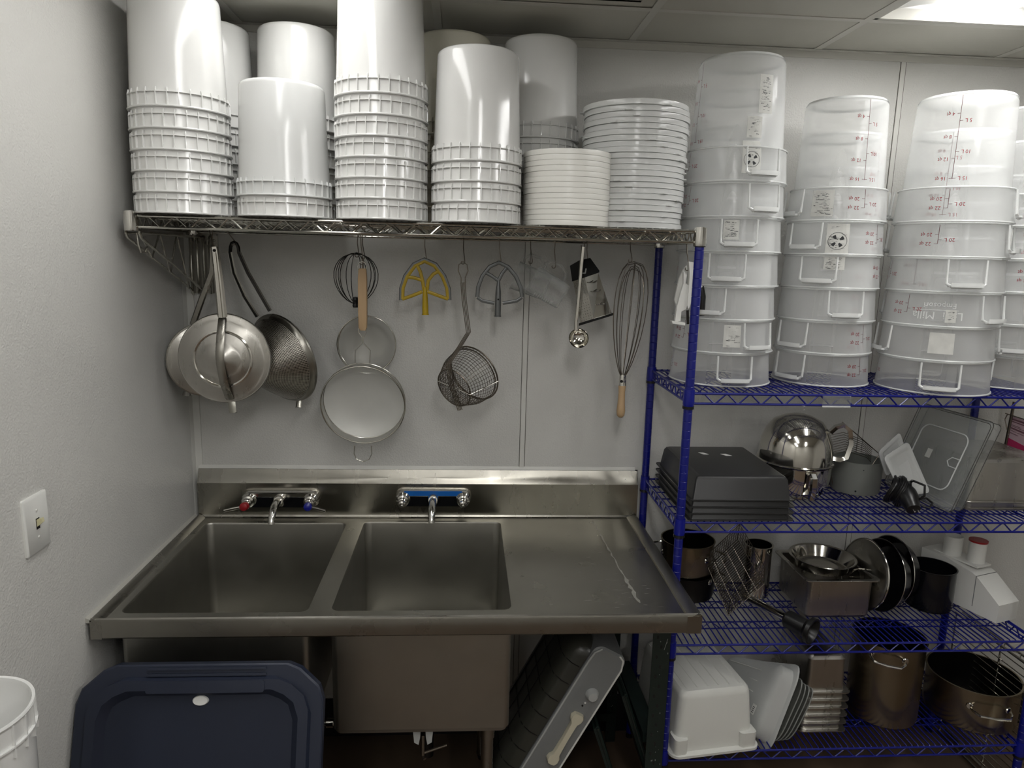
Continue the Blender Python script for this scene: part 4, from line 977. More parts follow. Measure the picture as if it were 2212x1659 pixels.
pts = [Vector((cx-.004, cy, zu))+d*r+Vector((0, 0, z)) for r, z in ((R*.86, h2*.66), (R*1.0, h2*.78), (R*1.2, h2*.84), (R*1.38, h2*.74), (R*1.45, h2*.45), (R*1.36, h2*.14), (R*1.18, h2*.08), (R*.99, h2*.1))]
build(strap(MB(), pts, .024, .009, sd), 'handle', CHROME, t)
# ---- grey pot with a wire rack inside
c = P(1848, 1073, Z=Z2); R = .080; cy = c.y+R; cx = P(1847, 1040, Y=cy).x; h = P(1848, 1004, Y=c.y).z-Z2
t = thing('grey_pot', (cx, cy, Z2), 'matte grey round pot with a wire fan sticking out of it', 'pot')
build(MB().lathe([(0, 0), (R*.94, 0), (R*.97, .006), (R, h-.003), (R*1.01, h), (R*.96, h), (R*.94, .006), (0, .004)], 48, T(cx, cy, Z2)), 'body', mat('grey_pot_enamel', (134, 137, 132), .45, spec=.4), t)
for a, b, r in ((1865, 1016, .0016), (1847, 1061, .003)):
    p = P(a, b, Y=c.y+.002); build(MB().lathe([(0, .001), (r, .0008), (r, 0), (0, 0)], 10, axes((p.x, p.y-.0018, p.z), (0, -1, 0))), 'chip', BLACKP, t)
Yq = cy
t = thing('wire_fan', (cx, cy, Z2+.01), 'dark wire rack with curved bars standing in the grey pot', 'rack')
fr = MB().tube(PX([(1802, 1060), (1786, 985), (1781, 945), (1812, 922), (1820, 912)], Yq)+PX([(1862, 948), (1900, 981), (1880, 1010), (1850, 1062)], Yq-.0), .0016, 6)
build(fr, 'frame', WIRED, t)
wr = MB()
for k in range(9):
    f = k/8
    wr.tube([lerp(P(1782, 942+f*45, Y=Yq), P(1786, 985, Y=Yq), .0), P(1822+6*f, 934+f*40, Y=Yq-.004), P(1862+10*f, 950+f*38, Y=Yq), P(1884-3*f, 968+f*30, Y=Yq)], .0011, 5)
build(wr, 'bars', WIRED, t, stuff=True)
# ---- plates and lids standing on edge
def qplate(mb, A, B, C, D, th, r=.02, ins=()):
    """slab through the quad A-B-C-D (A,B top; C,D bottom), th towards its normal; ins: list of (inset share, height)"""
    A, B, C, D = map(Vector, (A, B, C, D)); W = (B-A).length; H = (A-D).length; n = (B-A).cross(D-A).normalized(); n = n if n.dot(CAMP-A) > 0 else -n
    def mp(pts, h): return [lerp(lerp(D, C, x/W), lerp(A, B, x/W), y/H)+n*h for x, y in pts]
    L = [mp(rrect(0, W, 0, H, r, 5), -th), mp(rrect(0, W, 0, H, r, 5), 0)]
    for i, h in ins: L.append(mp(rrect(i, W-i, i, H-i, max(r-i*.5, .004), 5), h))
    mb.loft(L, True, True); return mp, W, H
C_ = P(2052, 1109, Z=Z2); D_ = P(1905, 1042, Z=Z2)
D_ = C_+(D_-C_).normalized()*.30
B_ = P(2144, 917, Y=C_.y+.01); up = B_-C_
dn_ = (D_-C_).normalized()
off = Vector((1, 0, 0))
for k, (dx, dz, lab) in enumerate(((0, 0, 'nearest'), (.012, .004, 'middle'), (.040, -.006, 'farthest right'))):
    b0 = Vector((dx, .004*k, .0)); A2, B2 = D_+up+b0+Vector((0, 0, dz)), C_+up+b0+Vector((0, 0, dz))
    o = MB(); mp, W, H = qplate(o, B2, A2, D_+b0, C_+b0, .003, .016, ((.012, .0), (.018, -.006), (.04, -.006)))
    t = build(o, 'pan_cover', CLEAR, loc=C_+b0); tag(t, 'large clear polycarbonate pan lid leaning on the steel pans, %s of three' % lab, 'lid', 'clear lids leaning on the second shelf')
    e = MB(); lo = mp(rrect(0, W, 0, H, .016, 5), 0); e.tube(lo, .0011, 6, closed=True)
    build(e, 'edge', EDGE, t)
    if k == 0:
        rg = MB().tube(mp(rrect(.055, W-.05, .055, H-.055, .03, 5), -.004), .0022, 6, closed=True)
        rg.tube(mp([(.052, H*.55), (.085, H*.55), (.098, H*.5), (.085, H*.45), (.052, H*.45)], -.003), .0018, 6)
        build(rg, 'moulding', TUBR, t)
        p = mp([(W*.62, H*.56), (W*.55, H*.56), (W*.55, H*.46), (W*.62, H*.46)], .001); q = mp([(W*.62, H*.56), (W*.55, H*.56), (W*.55, H*.46), (W*.62, H*.46)], .0004)
        build(MB().loft([q, p], True, True), 'sticker', PAPER, t)
def smallcover(px, Ys, label, m):
    q = [P(x, y, Y=Y) for (x, y), Y in zip(px, Ys)]
    mb = MB(); mp, W, H = qplate(mb, *q, .005, .012, ((.004, .001), (.012, .001), (.017, -.003)))
    o = build(mb, 'tub_cover', m, loc=q[2]); tag(o, label, 'lid', 'frosted lids on the second shelf'); return o
smallcover([(1908, 988), (1962, 953), (2010, 1064), (1950, 1072)], (-.33, -.32, -.36, -.37), 'frosted white square tub lid leaning behind the coiled black cord', FROST)
smallcover([(1897, 976), (1944, 933), (1962, 990), (1915, 1030)], (-.27, -.26, -.28, -.29), 'frosted white tub lid farther back, half hidden by another tub lid', FROST)
# ---- black cord and motor plug
c = P(1945, 1075, Y=-.385); t = thing('coiled_cord', (c.x, c.y, Z2), 'black appliance cord coiled around its thick plug on the second shelf', 'cord')
cb = MB(); rnd = random.Random(4)
c1 = P(1945, 1062, Y=c.y+.0); axc = Vector((.75, -.55, -.25)).normalized(); M = axes(c1, axc, (0, 0, 1))
pts = []
for k in range(9*14):
    a = 2*PI*k/14; r = .040+.007*math.sin(k*.37)+rnd.uniform(-.001, .001); pts.append(M @ Vector((r*math.cos(a), r*math.sin(a)*.9, -.03+.0055*(k/14)+.004*math.sin(k*.9))))
cb.tube(pts, .0042, 7)
cb.tube([pts[-1], M @ Vector((.05, .01, .02)), M @ Vector((.055, .03, .05)), M @ Vector((.03, .045, .06)), M @ Vector((.0, .03, .05))], .0036, 7)
p0 = P(1990, 1092, Y=c.y-.04)
cb.tube([p0, p0+Vector((.02, -.01, -.004)), p0+Vector((.035, .0, .008)), p0+Vector((.028, .02, .016)), p0+Vector((.0, .02, .014))], .0036, 7)
build(cb, 'cord', BLACKP, t)
a = P(1955, 1060, Y=c.y-.01); b = P(1972, 1098, Y=c.y-.07)
build(MB().lathe([(0, 0), (.026, 0), (.029, .01), (.029, .04), (.024, .055), (.02, .075), (0, .078)], 20, axes(a, b-a)), 'plug', BLACKP, t)
pg = MB()
for s in (-1, 1): pg.tube([b+Vector((s*.006, -.012, .0)), b+Vector((s*.006, -.02, -.004))], .0022, 6)
build(pg, 'pin', CHROME, t)
# ---- steel hotel pans upside down at the right
f = P(2150, 1104, Z=Z2); yf = f.y+.004; x0 = P(2084, 1104, Y=yf).x; x1 = 2.80
zt = P(2150, 990, Y=yf+.03).z
for k in range(2):
    z = Z2+k*.022; h = zt-Z2-.022
    o = build(rectpan(MB(), x0, x1, yf, -.07, z, z+h, .012, .018, .014, .0012, True), 'hotel_pan', STEELV, loc=((x0+x1)/2, -.2, z), angle=30)
    tag(o, ('lower' if k == 0 else 'upper')+' of two upturned steel hotel pans at the right end of the second shelf', 'pan', 'steel pans at the right end')
# ---- pink card in a wire holder, on the neighbouring rack
XP = 2.86
q = [P(x, y, X=XP) for x, y in ((2187, 897), (2226, 909), (2216, 986), (2176, 962))]
t = thing('sign_card', q[3], 'pink printed card in a dark wire holder, at the right edge behind the steel pans', 'sign')
def cardq(u0, u1, v0, v1, off): 
    A, B, C, D = q; f = lambda u, v: lerp(lerp(D, C, u), lerp(A, B, u), v)+Vector((off, 0, 0)); return [f(u0, v0), f(u1, v0), f(u1, v1), f(u0, v1)]
build(MB().loft([cardq(0, 1, .26, 1, 0), cardq(0, 1, .26, 1, -.0015)], True, True), 'card', PINK, t)
build(MB().loft([cardq(0, 1, 0, .26, 0), cardq(0, 1, 0, .26, -.0015)], True, True), 'footer', HOTPINK, t)
pr = MB()
for v, u1, h in ((.86, .9, .05), (.80, .95, .03), (.70, .6, .015), (.66, .98, .015), (.58, .95, .05), (.52, .98, .015), (.44, .5, .02)): pr.loft([cardq(.06, u1, v, v+h, -.0018), cardq(.06, u1, v, v+h, -.0021)], True, True)
build(pr, 'print', mat('print_plum', (150, 104, 116), .6), t)
build(MB().tube([P(2191, 868, X=XP-.004), P(2172, 962, X=XP-.004)], .005, 8).tube([P(2172, 893, X=XP-.006), P(2232, 912, X=XP-.006)], .002, 6).tube([P(2176, 896, X=XP-.006), P(2171, 905, X=XP-.006), P(2178, 940, X=XP-.006)], .0018, 6), 'holder', WIRED, t)

# ================================================================== third shelf
def pot(name, label, cx, cy, z, R, h, m, group=None, handles=(), hz=.78, inner=None, th=.002, lid=False, flare=1.03, hl=.05, ho=.035):
    t = thing(name, (cx, cy, z), label, 'pot', group)
    pr = [(0, 0), (R*.9, 0), (R*.97, .004), (R, .014), (R, h-.003), (R*flare, h-.0015), (R*flare, h), (R-th, h)]
    build(MB().lathe(pr, 56, T(cx, cy, z)), 'body', m, t, angle=30)
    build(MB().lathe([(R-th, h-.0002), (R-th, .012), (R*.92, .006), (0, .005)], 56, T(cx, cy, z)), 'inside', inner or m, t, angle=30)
    for a in handles:
        M = T(cx, cy, z) @ RZ(math.radians(a))
        hp_ = [(R*.99, -hl, h*hz+.004), (R+.012, -hl, h*hz+.003), (R+ho, -hl*.75, h*hz), (R+ho+.006, 0, h*hz), (R+ho, hl*.75, h*hz), (R+.012, hl, h*hz+.003), (R*.99, hl, h*hz+.004)]
        hm = MB().tube(hp_, .0042, 8, M=M)
        for s in (-1, 1): hm.lathe([(0, .004), (.009, .003), (.011, 0)], 12, M @ axes((math.sqrt(max(R*R-hl*hl, 0))+.0005, s*hl, h*hz+.004), (1, s*hl/R, 0)))
        build(hm, 'handle', CHROME, t)
    return t
c = P(1492, 1306, Z=Z3); R = .09; c.x = P(1490, 1280, Y=c.y+R).x
pot('saucepot', 'dark lower saucepot behind the front blue post on the third shelf', c.x-.012, c.y+R, Z3, R, .085, DKSTEEL, None, (-20,), .8)
zu = Z3+.087; hU = P(1470, 1185, Y=c.y+.005).z-zu
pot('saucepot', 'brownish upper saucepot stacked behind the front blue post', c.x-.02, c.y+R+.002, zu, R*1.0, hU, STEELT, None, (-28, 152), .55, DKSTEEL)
# rectangular fry basket lying on its side
A, B, C, D = P(1593, 1165, Y=-.27), P(1650, 1262, Y=-.36), P(1573, 1329, Y=-.405), P(1529, 1226, Y=-.33)
t = thing('fry_basket', C, 'dark rectangular wire fry basket lying tilted on the third shelf', 'basket')
dp = Vector((.045, .10, .012))
fr = MB()
for q in ((A, B, C, D),): fr.tube(list(q), .0022, 6, closed=True); fr.tube([p+dp for p in q], .0018, 6, closed=True)
for p in (A, B, C, D): fr.tube([p, p+dp], .0018, 6)
build(fr, 'frame', WIRED, t)
ws = MB()
for k in range(1, 24):
    f = k/24; ws.tube([lerp(A, B, f), lerp(D, C, f)], .0014, 5)
for k in range(1, 5):
    f = k/5; ws.tube([lerp(A, D, f), lerp(B, C, f)], .0009, 4); ws.tube([A+dp*f, B+dp*f, C+dp*f, D+dp*f], .0009, 4, closed=True)
for k in range(1, 12):
    f = k/12
    for u, v in ((A, B), (B, C), (C, D), (D, A)): ws.tube([lerp(u, v, f), lerp(u, v, f)+dp], .0009, 4)
build(ws, 'wires', WIRED, t, stuff=True)
build(MB().tube([P(1582, 1180, Y=-.275), P(1586, 1192, Y=-.29)], .003, 6), 'hook', CHROME, t)
# bain marie canister
c = P(1634, 1297, Z=Z3); R = .046; c.x = P(1634, 1230, Y=c.y+R).x; h = P(1634, 1186, Y=c.y).z-Z3
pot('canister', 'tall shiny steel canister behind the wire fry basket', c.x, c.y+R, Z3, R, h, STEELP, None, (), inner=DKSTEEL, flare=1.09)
# immersion blender shaft
a, b, e = P(1606, 1287, Z=Z3+.062), P(1704, 1338, Z=Z3+.05), P(1752, 1362, Z=Z3+.0437)
t = thing('blender_shaft', (b.x, b.y, Z3), 'steel immersion blender shaft with black bell end, lying on the third shelf', 'blender')
ax = (e-a).normalized(); Ln = (b-a).length
build(MB().lathe([(0, -.005), (.010, 0), (.0125, .004), (.0125, Ln+.01), (0, Ln+.01)], 24, axes(a, ax)), 'tube', STEELP, t)
Lb = (e-b).length
build(MB().lathe([(0, -.012), (.021, -.012), (.028, -.004), (.029, Lb-.016), (.036, Lb-.008), (.0415, Lb-.004), (.0415, Lb+.008), (.036, Lb+.009), (.031, Lb), (.026, Lb-.02), (0, Lb-.022)], 36, axes(b, ax)), 'bell', BLACKP, t)
build(MB().lathe([(0, 0), (.006, 0), (.006, .012), (0, .013)], 12, axes(b+ax*(Lb-.024), ax)).box(-.018, .018, -.004, .004, .006, .0075, axes(b+ax*(Lb-.024), ax)), 'blade', STEELD, t)
# hotel pan with a round pan in it
f = P(1820, 1337, Z=Z3); yf = f.y; zr = P(1820, 1254, Y=yf-.012).z
x0, x1 = P(1742, 1254, Y=yf-.015).x, P(1906, 1253, Y=yf-.015).x; yb = P(1682, 1187, Z=zr).y
o = build(rectpan(MB(), x0, x1, yf-.018, yb, Z3, zr, .008, .016, .017, .0012), 'hotel_pan', STEELV, loc=((x0+x1)/2, (yf+yb)/2, Z3), angle=30)
tag(o, 'deep steel hotel pan with a round pan sitting in it, third shelf', 'pan')
c = P(1769, 1203, Z=zr+.018); R = .108; cx = (x0+x1)/2-.002; cy = (yf+yb)/2+.012; R = min(R, (x1-x0)/2+.012)
o = build(MB().lathe([(0, 0), (R*.70, 0), (R*.78, .004), (R*.94, .036), (R*1.0, .040), (R*1.015, .041), (R*1.0, .0425), (R*.93, .040), (R*.765, .006), (R*.69, .002), (0, .002)], 60, T(cx, cy, zr+.0015-.020)), 'round_pan', STEELP, loc=(cx, cy, zr-.018), angle=30)
tag(o, 'shiny round steel pan sitting in the deep hotel pan', 'pan')
# pans and lid standing on edge
def disc(name, label, cat, cpx, Y, R, n, m, prof, extra=None):
    c = P(*cpx, Y=Y); c.z = max(c.z, 0); M = axes(c, n)
    low = R*math.sqrt(max(0, 1-M.col[2].z**2)); dz = Z3+low+.0005-c.z; c = c+Vector((0, 0, dz)); M = axes(c, n)
    t = thing(name, (c.x, c.y, Z3), label, cat); build(MB().lathe(prof(R), 64, M), 'body', m, t, angle=30)
    if extra: extra(t, M, R)
    return t
def lidx(t, M, R):
    build(MB().tube([M @ Vector((R*.999*math.cos(a), R*.999*math.sin(a), .001)) for a in [2*PI*i/64 for i in range(64)]], .003, 7, closed=True), 'rim', CHROME, t)
    build(MB().tube([M @ Vector(q) for q in ((.03, 0, .02), (.03, 0, .042), (.02, 0, .05), (-.02, 0, .05), (-.03, 0, .042), (-.03, 0, .02))], .004, 8), 'handle', CHROME, t)
disc('pot_cover', 'steel pot lid standing on edge left of the black skillets', 'lid', (1870, 1215), -.23, .118, (-.985, -.10, .13), STEELD, lambda R: [(R, 0), (R*.97, .003), (R*.9, .006), (R*.5, .016), (0, .02), (0, .018), (R*.5, .014), (R*.9, .004), (R*.97, 0)], lidx)
def skx(t, M, R):
    build(MB().tube([M @ Vector((R*1.0*math.cos(a), R*1.0*math.sin(a), .0)) for a in [2*PI*i/64 for i in range(64)]], .0016, 7, closed=True), 'rim', STEELP, t)
skp = lambda R: [(R*1.0, -.002), (R, .001), (R*.97, .001), (R*.80, -.036), (0, -.038), (0, -.042), (R*.82, -.040), (R*.985, -.004)]
disc('skillet', 'black skillet standing on edge right beside the steel pot lid', 'pan', (1903, 1215), -.24, .120, (-.985, -.10, .13), BLACKM, skp, skx)
disc('skillet', 'black skillet standing on edge next to the black stock pot', 'pan', (1922, 1215), -.20, .118, (-.985, -.10, .13), BLACKM, skp, skx)
# black pot
c = P(2011, 1330, Z=Z3); R = .074; c.x = P(2006, 1280, Y=c.y+R).x; h = P(2011, 1243, Y=c.y).z-Z3
t = pot('enamel_pot', 'black enamel pot beside the white plastic slicer head', c.x, c.y+R, Z3, R, h, BLACKM, None, (), flare=1.03)
# white slicer head
E_ = P(2152, 1347, Z=Z3); G_ = P(2196, 1339, Z=Z3); Fb = P(2066, 1321, Z=Z3)
u = Vector((-.32, .947, 0)).normalized(); v = Vector((-u.y, u.x, 0)); v = -v if v.x < 0 else v; wd = .10
M = Matrix((u, v, (0, 0, 1))).transposed().to_4x4(); M.translation = E_+v*.0
if Matrix((u, v, (0, 0, 1))).determinant() < 0: pass
hf = .062
prof = [(0, 0), (0, hf), (.012, hf+.010), (.085, .128), (.10, .134), (.20, .150), (.29, .150), (.29, 0)]
t = thing('slicer_head', E_, 'white plastic vegetable slicer head with two round chutes, one capped red', 'slicer')
mb = MB(); mb.loft([[M @ Vector((a, y, b)) for a, b in prof] for y in (0, wd*1.0)], True, True)
build(mb, 'housing', WHITEPL, t, smooth=False)
build(MB().box(.084, .0865, -.0006, wd+.0006, .02, .1285, M), 'seam', GREYP, t)
for (xx, yy, R, h, capm) in ((.135, wd*.62, .027, .085, REDP), (.21, wd*.45, .029, .08, None)):
    ch = build(MB().lathe([(R, 0), (R, h), (R*.93, h), (R*.93, 0)], 32, M @ T(xx, yy, .139), ring=True), 'chute', WHITEPL, t)
    if capm: build(MB().lathe([(0, 0), (R*1.08, 0), (R*1.08, .006), (0, .007)], 32, M @ T(xx, yy, .139+h)), 'cap', capm, ch)
build(MB().box(.10, .26, wd*.2, wd*.9, .146, .152, M), 'base_plate', WHITEPL, t)

# ================================================================== bottom shelf
# white lug box upside down
FL, FR, BL = P(1452, 1643, Z=Z4), P(1644, 1619, Z=Z4), P(1346, 1488, Z=Z4)
u = (FR-FL); u.z = 0; W = u.length; u = u.normalized(); v = Vector((-u.y, u.x, 0)); Ln = min((BL-FL).dot(v), .40)
M = Matrix((u, v, (0, 0, 1))).transposed().to_4x4(); M.translation = FL
h = P(1492, 1497, Y=FL.y+.04).z-Z4
t = thing('lug_box', FL, 'white plastic lug box upside down beside the front blue post, bottom shelf', 'box')
L = []
for i, z, r in ((0, 0, .03), (0, .008, .03), (.010, .010, .03), (.016, .012, .028), (.030, h-.022, .026), (.034, h-.008, .024), (.042, h, .02)): L.append([(x, y, z) for x, y in rrect(i, W-i, i, Ln-i, r, 6)])
bx = MB().loft(L, True, True, M=M); build(bx, 'body', WHITEF, t, angle=40)
for k in range(6):
    x = .06+(W-.12)*k/5
    build(MB().tube([(x, .055, h+.0), (x, Ln-.06, h+.0)], .003, 6, M=M, flat=.6), 'rib', WHITEF, t)
for x0, x1 in ((.012, .055), (W-.07, W-.014)):
    build(MB().loft([[(x, y, z) for x, y in rrect(x0, x1, .006, .06, .012, 3)] for z in (.008, .058)], True, True, M=M), 'corner_block', WHITEF, t)
# frosted tub leaning
TF, BF = P(1693, 1432, Y=-.425), P(1626, 1630, Y=-.425); TB = P(1575, 1412, Y=-.12); BF.z = max(BF.z, Z4+.012)
BB = BF+(TB-TF); BB.z = max(BB.z, BF.z)
mb = MB(); A, B, C, D = TB, TF, BF, BB
n = (B-A).cross(D-A).normalized(); n = n if n.x > 0 else -n
W = (B-A).length; H = (A-D).length
def mpq(pts, hh): return [lerp(lerp(D, C, x/W), lerp(A, B, x/W), y/H)+n*hh for x, y in pts]
mb.loft([mpq(rrect(i, W-i, i, H-i, .035, 6), hh) for i, hh in ((.02, 0), (.006, .005), (.0, .014), (-.002, .05), (-.012, .052), (-.012, .058), (.0, .058), (.004, .05), (.008, .015), (.022, .004))], True, True)
t = build(mb, 'tub', FROSTTUB, loc=BF, angle=40); tag(t, 'frosted white plastic tub leaning on its side right of the white lug box', 'tub')
for k in range(5):
    y = H*(.15+.17*k); build(MB().tube(mpq([(W*.1, y), (W*.72, y)], -.0008), .0022, 6, flat=.6), 'rib', WHITEF, t)
p = mpq([(W*.8, H*.22), (W*.86, H*.22), (W*.86, H*.36), (W*.8, H*.36)], -.001); q_ = mpq([(W*.8, H*.22), (W*.86, H*.22), (W*.86, H*.36), (W*.8, H*.36)], -.0003)
build(MB().loft([q_, p], True, True), 'sticker', WHITEP, t)
pp = MB()
for k in range(4): pp.loft([mpq([(W*.815, H*(.24+.025*k)), (W*.845, H*(.24+.025*k)), (W*.845, H*(.25+.025*k)), (W*.815, H*(.25+.025*k))], o_) for o_ in (-.001, -.0014)], True, True)
build(pp, 'print', INK, t)
# smoky clear pans leaning after it
GREYC = clear_mat('smoky_clear', (120, 122, 116), .5, .85, .2)
for k in range(4):
    o = n*(.075+.017*k)+Vector((0, .0, -.012 if k else -.004)); sx = Vector((.0, -.018+.004*k, 0))
    A2, B2, C2, D2 = A+o, B+o+sx, C+o+sx, D+o
    C2.z = max(C2.z, Z4+.006); D2.z = max(D2.z, Z4+.006)
    mb = MB(); mp, W2, H2 = qplate(mb, A2, B2, C2, D2, .0025, .03, ((.014, 0), (.022, .008), (.05, .008)))
    t = build(mb, 'food_pan_cover', GREYC, loc=C2); tag(t, 'smoky clear food pan lid leaning, %s of four right of the frosted tub' % ('first', 'second', 'third', 'fourth')[k], 'lid', 'smoky clear lids on the bottom shelf')
    build(MB().tube(mp(rrect(0, W2, 0, H2, .03, 5), 0), .0018, 6, closed=True), 'edge', GREYEDGE, t)
    if k == 0: build(MB().loft([mp([(W2*.84, H2*.25), (W2*.89, H2*.25), (W2*.89, H2*.36), (W2*.84, H2*.36)], o_) for o_ in (.0015, .0022)], True, True), 'sticker', WHITEP, t)
# stack of steel pans
f = P(1790, 1582, Z=Z4); yf = f.y; x1 = P(1831, 1580, Y=yf).x; x0 = x1-.165; zt = P(1790, 1414, Y=yf+.03).z; sp_ = (P(1790, 1500, Y=yf).z-Z4)/5
for k in range(6):
    z = Z4+k*sp_; hh = (zt-z) if k == 5 else .10
    o = build(rectpan(MB(), x0, x1, yf, -.13, z, z+hh, .010+.0*k, .016, .016, .0010, True), 'steel_pan', STEELV, loc=((x0+x1)/2, (yf-.13)/2, z), angle=30)
    tag(o, 'upturned steel food pan, %s of six left of the tall stock pot' % ('lowest', 'second from below', 'third from below', 'fourth from below', 'fifth from below', 'topmost')[k], 'pan', 'steel food pans on the bottom shelf')
# stock pots
c = P(1905, 1580, Z=Z4); R = .112; c.x = P(1905, 1500, Y=c.y+R).x
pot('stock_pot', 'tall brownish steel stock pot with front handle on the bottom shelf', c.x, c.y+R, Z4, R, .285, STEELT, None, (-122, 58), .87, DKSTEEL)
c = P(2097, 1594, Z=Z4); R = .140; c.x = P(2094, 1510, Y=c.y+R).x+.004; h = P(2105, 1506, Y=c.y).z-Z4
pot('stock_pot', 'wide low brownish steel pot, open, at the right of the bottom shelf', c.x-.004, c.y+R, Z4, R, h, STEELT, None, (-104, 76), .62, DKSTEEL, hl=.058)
# chrome wire shelf standing on edge at the right end
XR = PX1+.03; a = P(2170, 1400, X=XR); zt = a.z; y0, y1 = -.72, -.05
t = thing('spare_wire_shelf', (XR, -.3, 0), 'chrome wire shelf standing on edge at the right end of the blue unit', 'shelf')
build(MB().tube([(XR, y0, zt), (XR, y1, zt)], .0045, 8).tube([(XR+.03, y0, zt), (XR+.03, y1, zt)], .0045, 8), 'rail', CHROME, t)
zz_ = MB(); zig(zz_, (XR+.002, y0, zt-.001), (XR+.002, y1, zt-.001), (1, 0, 0), .026, .07, .0022); build(zz_, 'truss', CHROMED, t)
build(MB().tube([(XR, y0, .006), (XR, y1, .006)], .0045, 8).tube([(XR+.03, y0, .006), (XR+.03, y1, .006)], .0045, 8), 'rail', CHROME, t)
ws = MB(); kN = int((zt-.03)/.0254)
for k in range(kN): ws.tube([(XR-.003, y0, zt-.02-.0254*k), (XR-.003, y1, zt-.02-.0254*k)], .0019, 5)
build(ws, 'wires', CHROMED, t, stuff=True)
for y in (y0+.006, -.50, -.28, y1-.006): build(MB().tube([(XR+.002, y, .006), (XR+.002, y, zt)], .003, 6), 'cross_wire', CHROMED, t)
# ================================================================== under and beside the sink
# navy lid leaning
yt, yb = -.80, -1.06
zt = P(430, 1435, Y=yt).z; z0 = .001
x0 = max(P(158, 1560, Y=-.84).x, .006); x1 = P(697, 1560, Y=-.84).x; W = x1-x0
upv = Vector((0, yt-yb, zt-z0)); H = upv.length; upv = upv.normalized(); X_ = Vector((1, 0, 0)); nz = X_.cross(upv); nz = -nz if nz.y > 0 else nz
M = Matrix((X_, upv, nz)).transposed().to_4x4(); M.translation = Vector((x0, yb, z0))
t = thing('tote_cover', (x0+W/2, yb, 0), 'navy blue plastic storage tote lid leaning against the sink front', 'lid')
def chf(i, z, c=.088, r=.02):
    p = [(i, i+c), (i+.012, i+c-.035), (i+c-.03, i+.012), (i+c, i), (W-i-c, i), (W-i-c+.03, i+.012), (W-i-.012, i+c-.035), (W-i, i+c), (W-i, H-i-c), (W-i-.012, H-i-c+.035), (W-i-c+.03, H-i-.012), (W-i-c, H-i), (i+c, H-i), (i+c-.03, H-i-.012), (i+.012, H-i-c+.035), (i, H-i-c)]
    return [(x, y, z) for x, y in p]
build(MB().loft([chf(0, -.028), chf(0, -.004), chf(.003, 0), chf(.028, 0), chf(.033, .014, .072), chf(.056, .014, .066), chf(.072, -.004, .06), chf(.085, -.006, .055)], True, True, M=M), 'body', NAVY, t, angle=25)
xm = W*.52
for ya, yb_ in ((H-.026, H-.020), (H-.012, H-.006)): build(MB().loft([[(x, y, z) for x, y in rrect(xm-.14, xm+.14, ya, yb_, .003, 3)] for z in (0, .005)], True, True, M=M), 'ridge', NAVY, t)
build(MB().loft([[(x, y, z) for x, y in rrect(xm-.135, xm+.14, H-.062, H-.034, .006, 3)] for z in (.0, .0165)], True, True, M=M), 'handle_step', NAVY, t)
p = P(431, 1515, Y=-.83); q = M.inverted() @ p
build(MB().lathe([(0, .004), (.017, .004), (.019, .001), (.019, -.006), (0, -.006)], 28, M @ T(q.x, q.y, -.004) @ Matrix.Scale(.62, 4, (0, 1, 0))), 'button', WHITEP, t)
# white round bin in the corner
zr = 1.035; e = P(56, 1540, Z=zr); R = e.x/2-.010
cx, cy = max(e.x-R, R+.004), e.y
t = thing('round_bin', (cx, cy, 0), 'white round plastic bin with ribbed rim, open, at the bottom left corner', 'bin')
pr = [(0, 0), (R*.8, 0), (R*.82, .01), (R*.95, zr-.05), (R*.955, zr-.004), (R*.985, zr-.004), (R*1.0, zr-.001), (R*.99, zr+.002), (R*.945, zr+.001), (R*.93, zr-.006), (R*.925, zr-.035), (R*.90, zr-.04), (R*.78, .012), (0, .008)]
build(MB().lathe(pr, 64, T(cx, cy, 0)), 'body', BUCKET, t, angle=40)
mb = MB().lathe([(R*.95, zr-.042), (R*1.0, zr-.042), (R*1.0, zr-.039), (R*.95, zr-.039)], 64, T(cx, cy, 0), ring=True)
for k in range(24):
    mb.loft([[(R*.93, -.001, z), (R*.995, -.001, z), (R*.995, .001, z), (R*.93, .001, z)] for z in (zr-.06, zr-.004)], True, True, M=T(cx, cy, 0) @ RZ(2*PI*k/24))
build(mb, 'ribbed_rim', BUCKET, t)
# grey appliance leaning
YA = -.52
TL, TR, BLp = P(1291, 1392, Y=YA), P(1349, 1440, Y=YA), P(1126, 1657, Y=YA)
U = (TL-BLp); U.y = 0; U = U.normalized(); V = Vector((U.z, 0, -U.x)); wv = (TR-TL).dot(V)
wv = max(wv, .10); N_ = Vector((0, -1, 0)); Lu = TL.z/U.z-.035-.0
Lu = min(Lu, .62)
O = TL-U*Lu
if min((O).z, (O+V*wv).z) < .004: O.z += .004-min(O.z, (O+V*wv).z); Lu -= .0
M = Matrix((V, U, -N_)).transposed().to_4x4(); M.translation = O     # local x across, y along, z into the room depth (away from viewer)
t = thing('portable_appliance', O, 'grey boxy appliance with round knob, cream handle and dark lattice side, leaning under the sink', 'appliance')
L = [[(x, y, z) for x, y in rrect(i, wv-i, i, Lu-i, .028, 5)] for i, z in ((.006, 0), (0, .006), (0, .32), (.006, .326))]
build(MB().loft(L, True, True, M=M), 'housing', GREYP, t, angle=40)
build(MB().tube([M @ Vector(q) for q in ((.004, .03, -.001), (.003, Lu-.06, -.001), (.006, Lu-.025, -.001), (.02, Lu-.006, -.001))], .0035, 7), 'trim_bead', LGREYP, t)
build(MB().tube([M @ Vector(q) for q in ((wv-.002, .02, .0), (wv-.002, Lu-.04, .0), (wv-.012, Lu-.012, .0), (wv-.03, Lu-.003, .0))], .003, 7), 'trim_bead', WHITEPL, t)
dm = [[(-hh, y, z) for y, z in rrect(.01+i, Lu-.012-i, .012+i, .30-i, .05, 6)] for hh, i in ((-.001, 0), (.03, .004), (.052, .02), (.06, .045))]
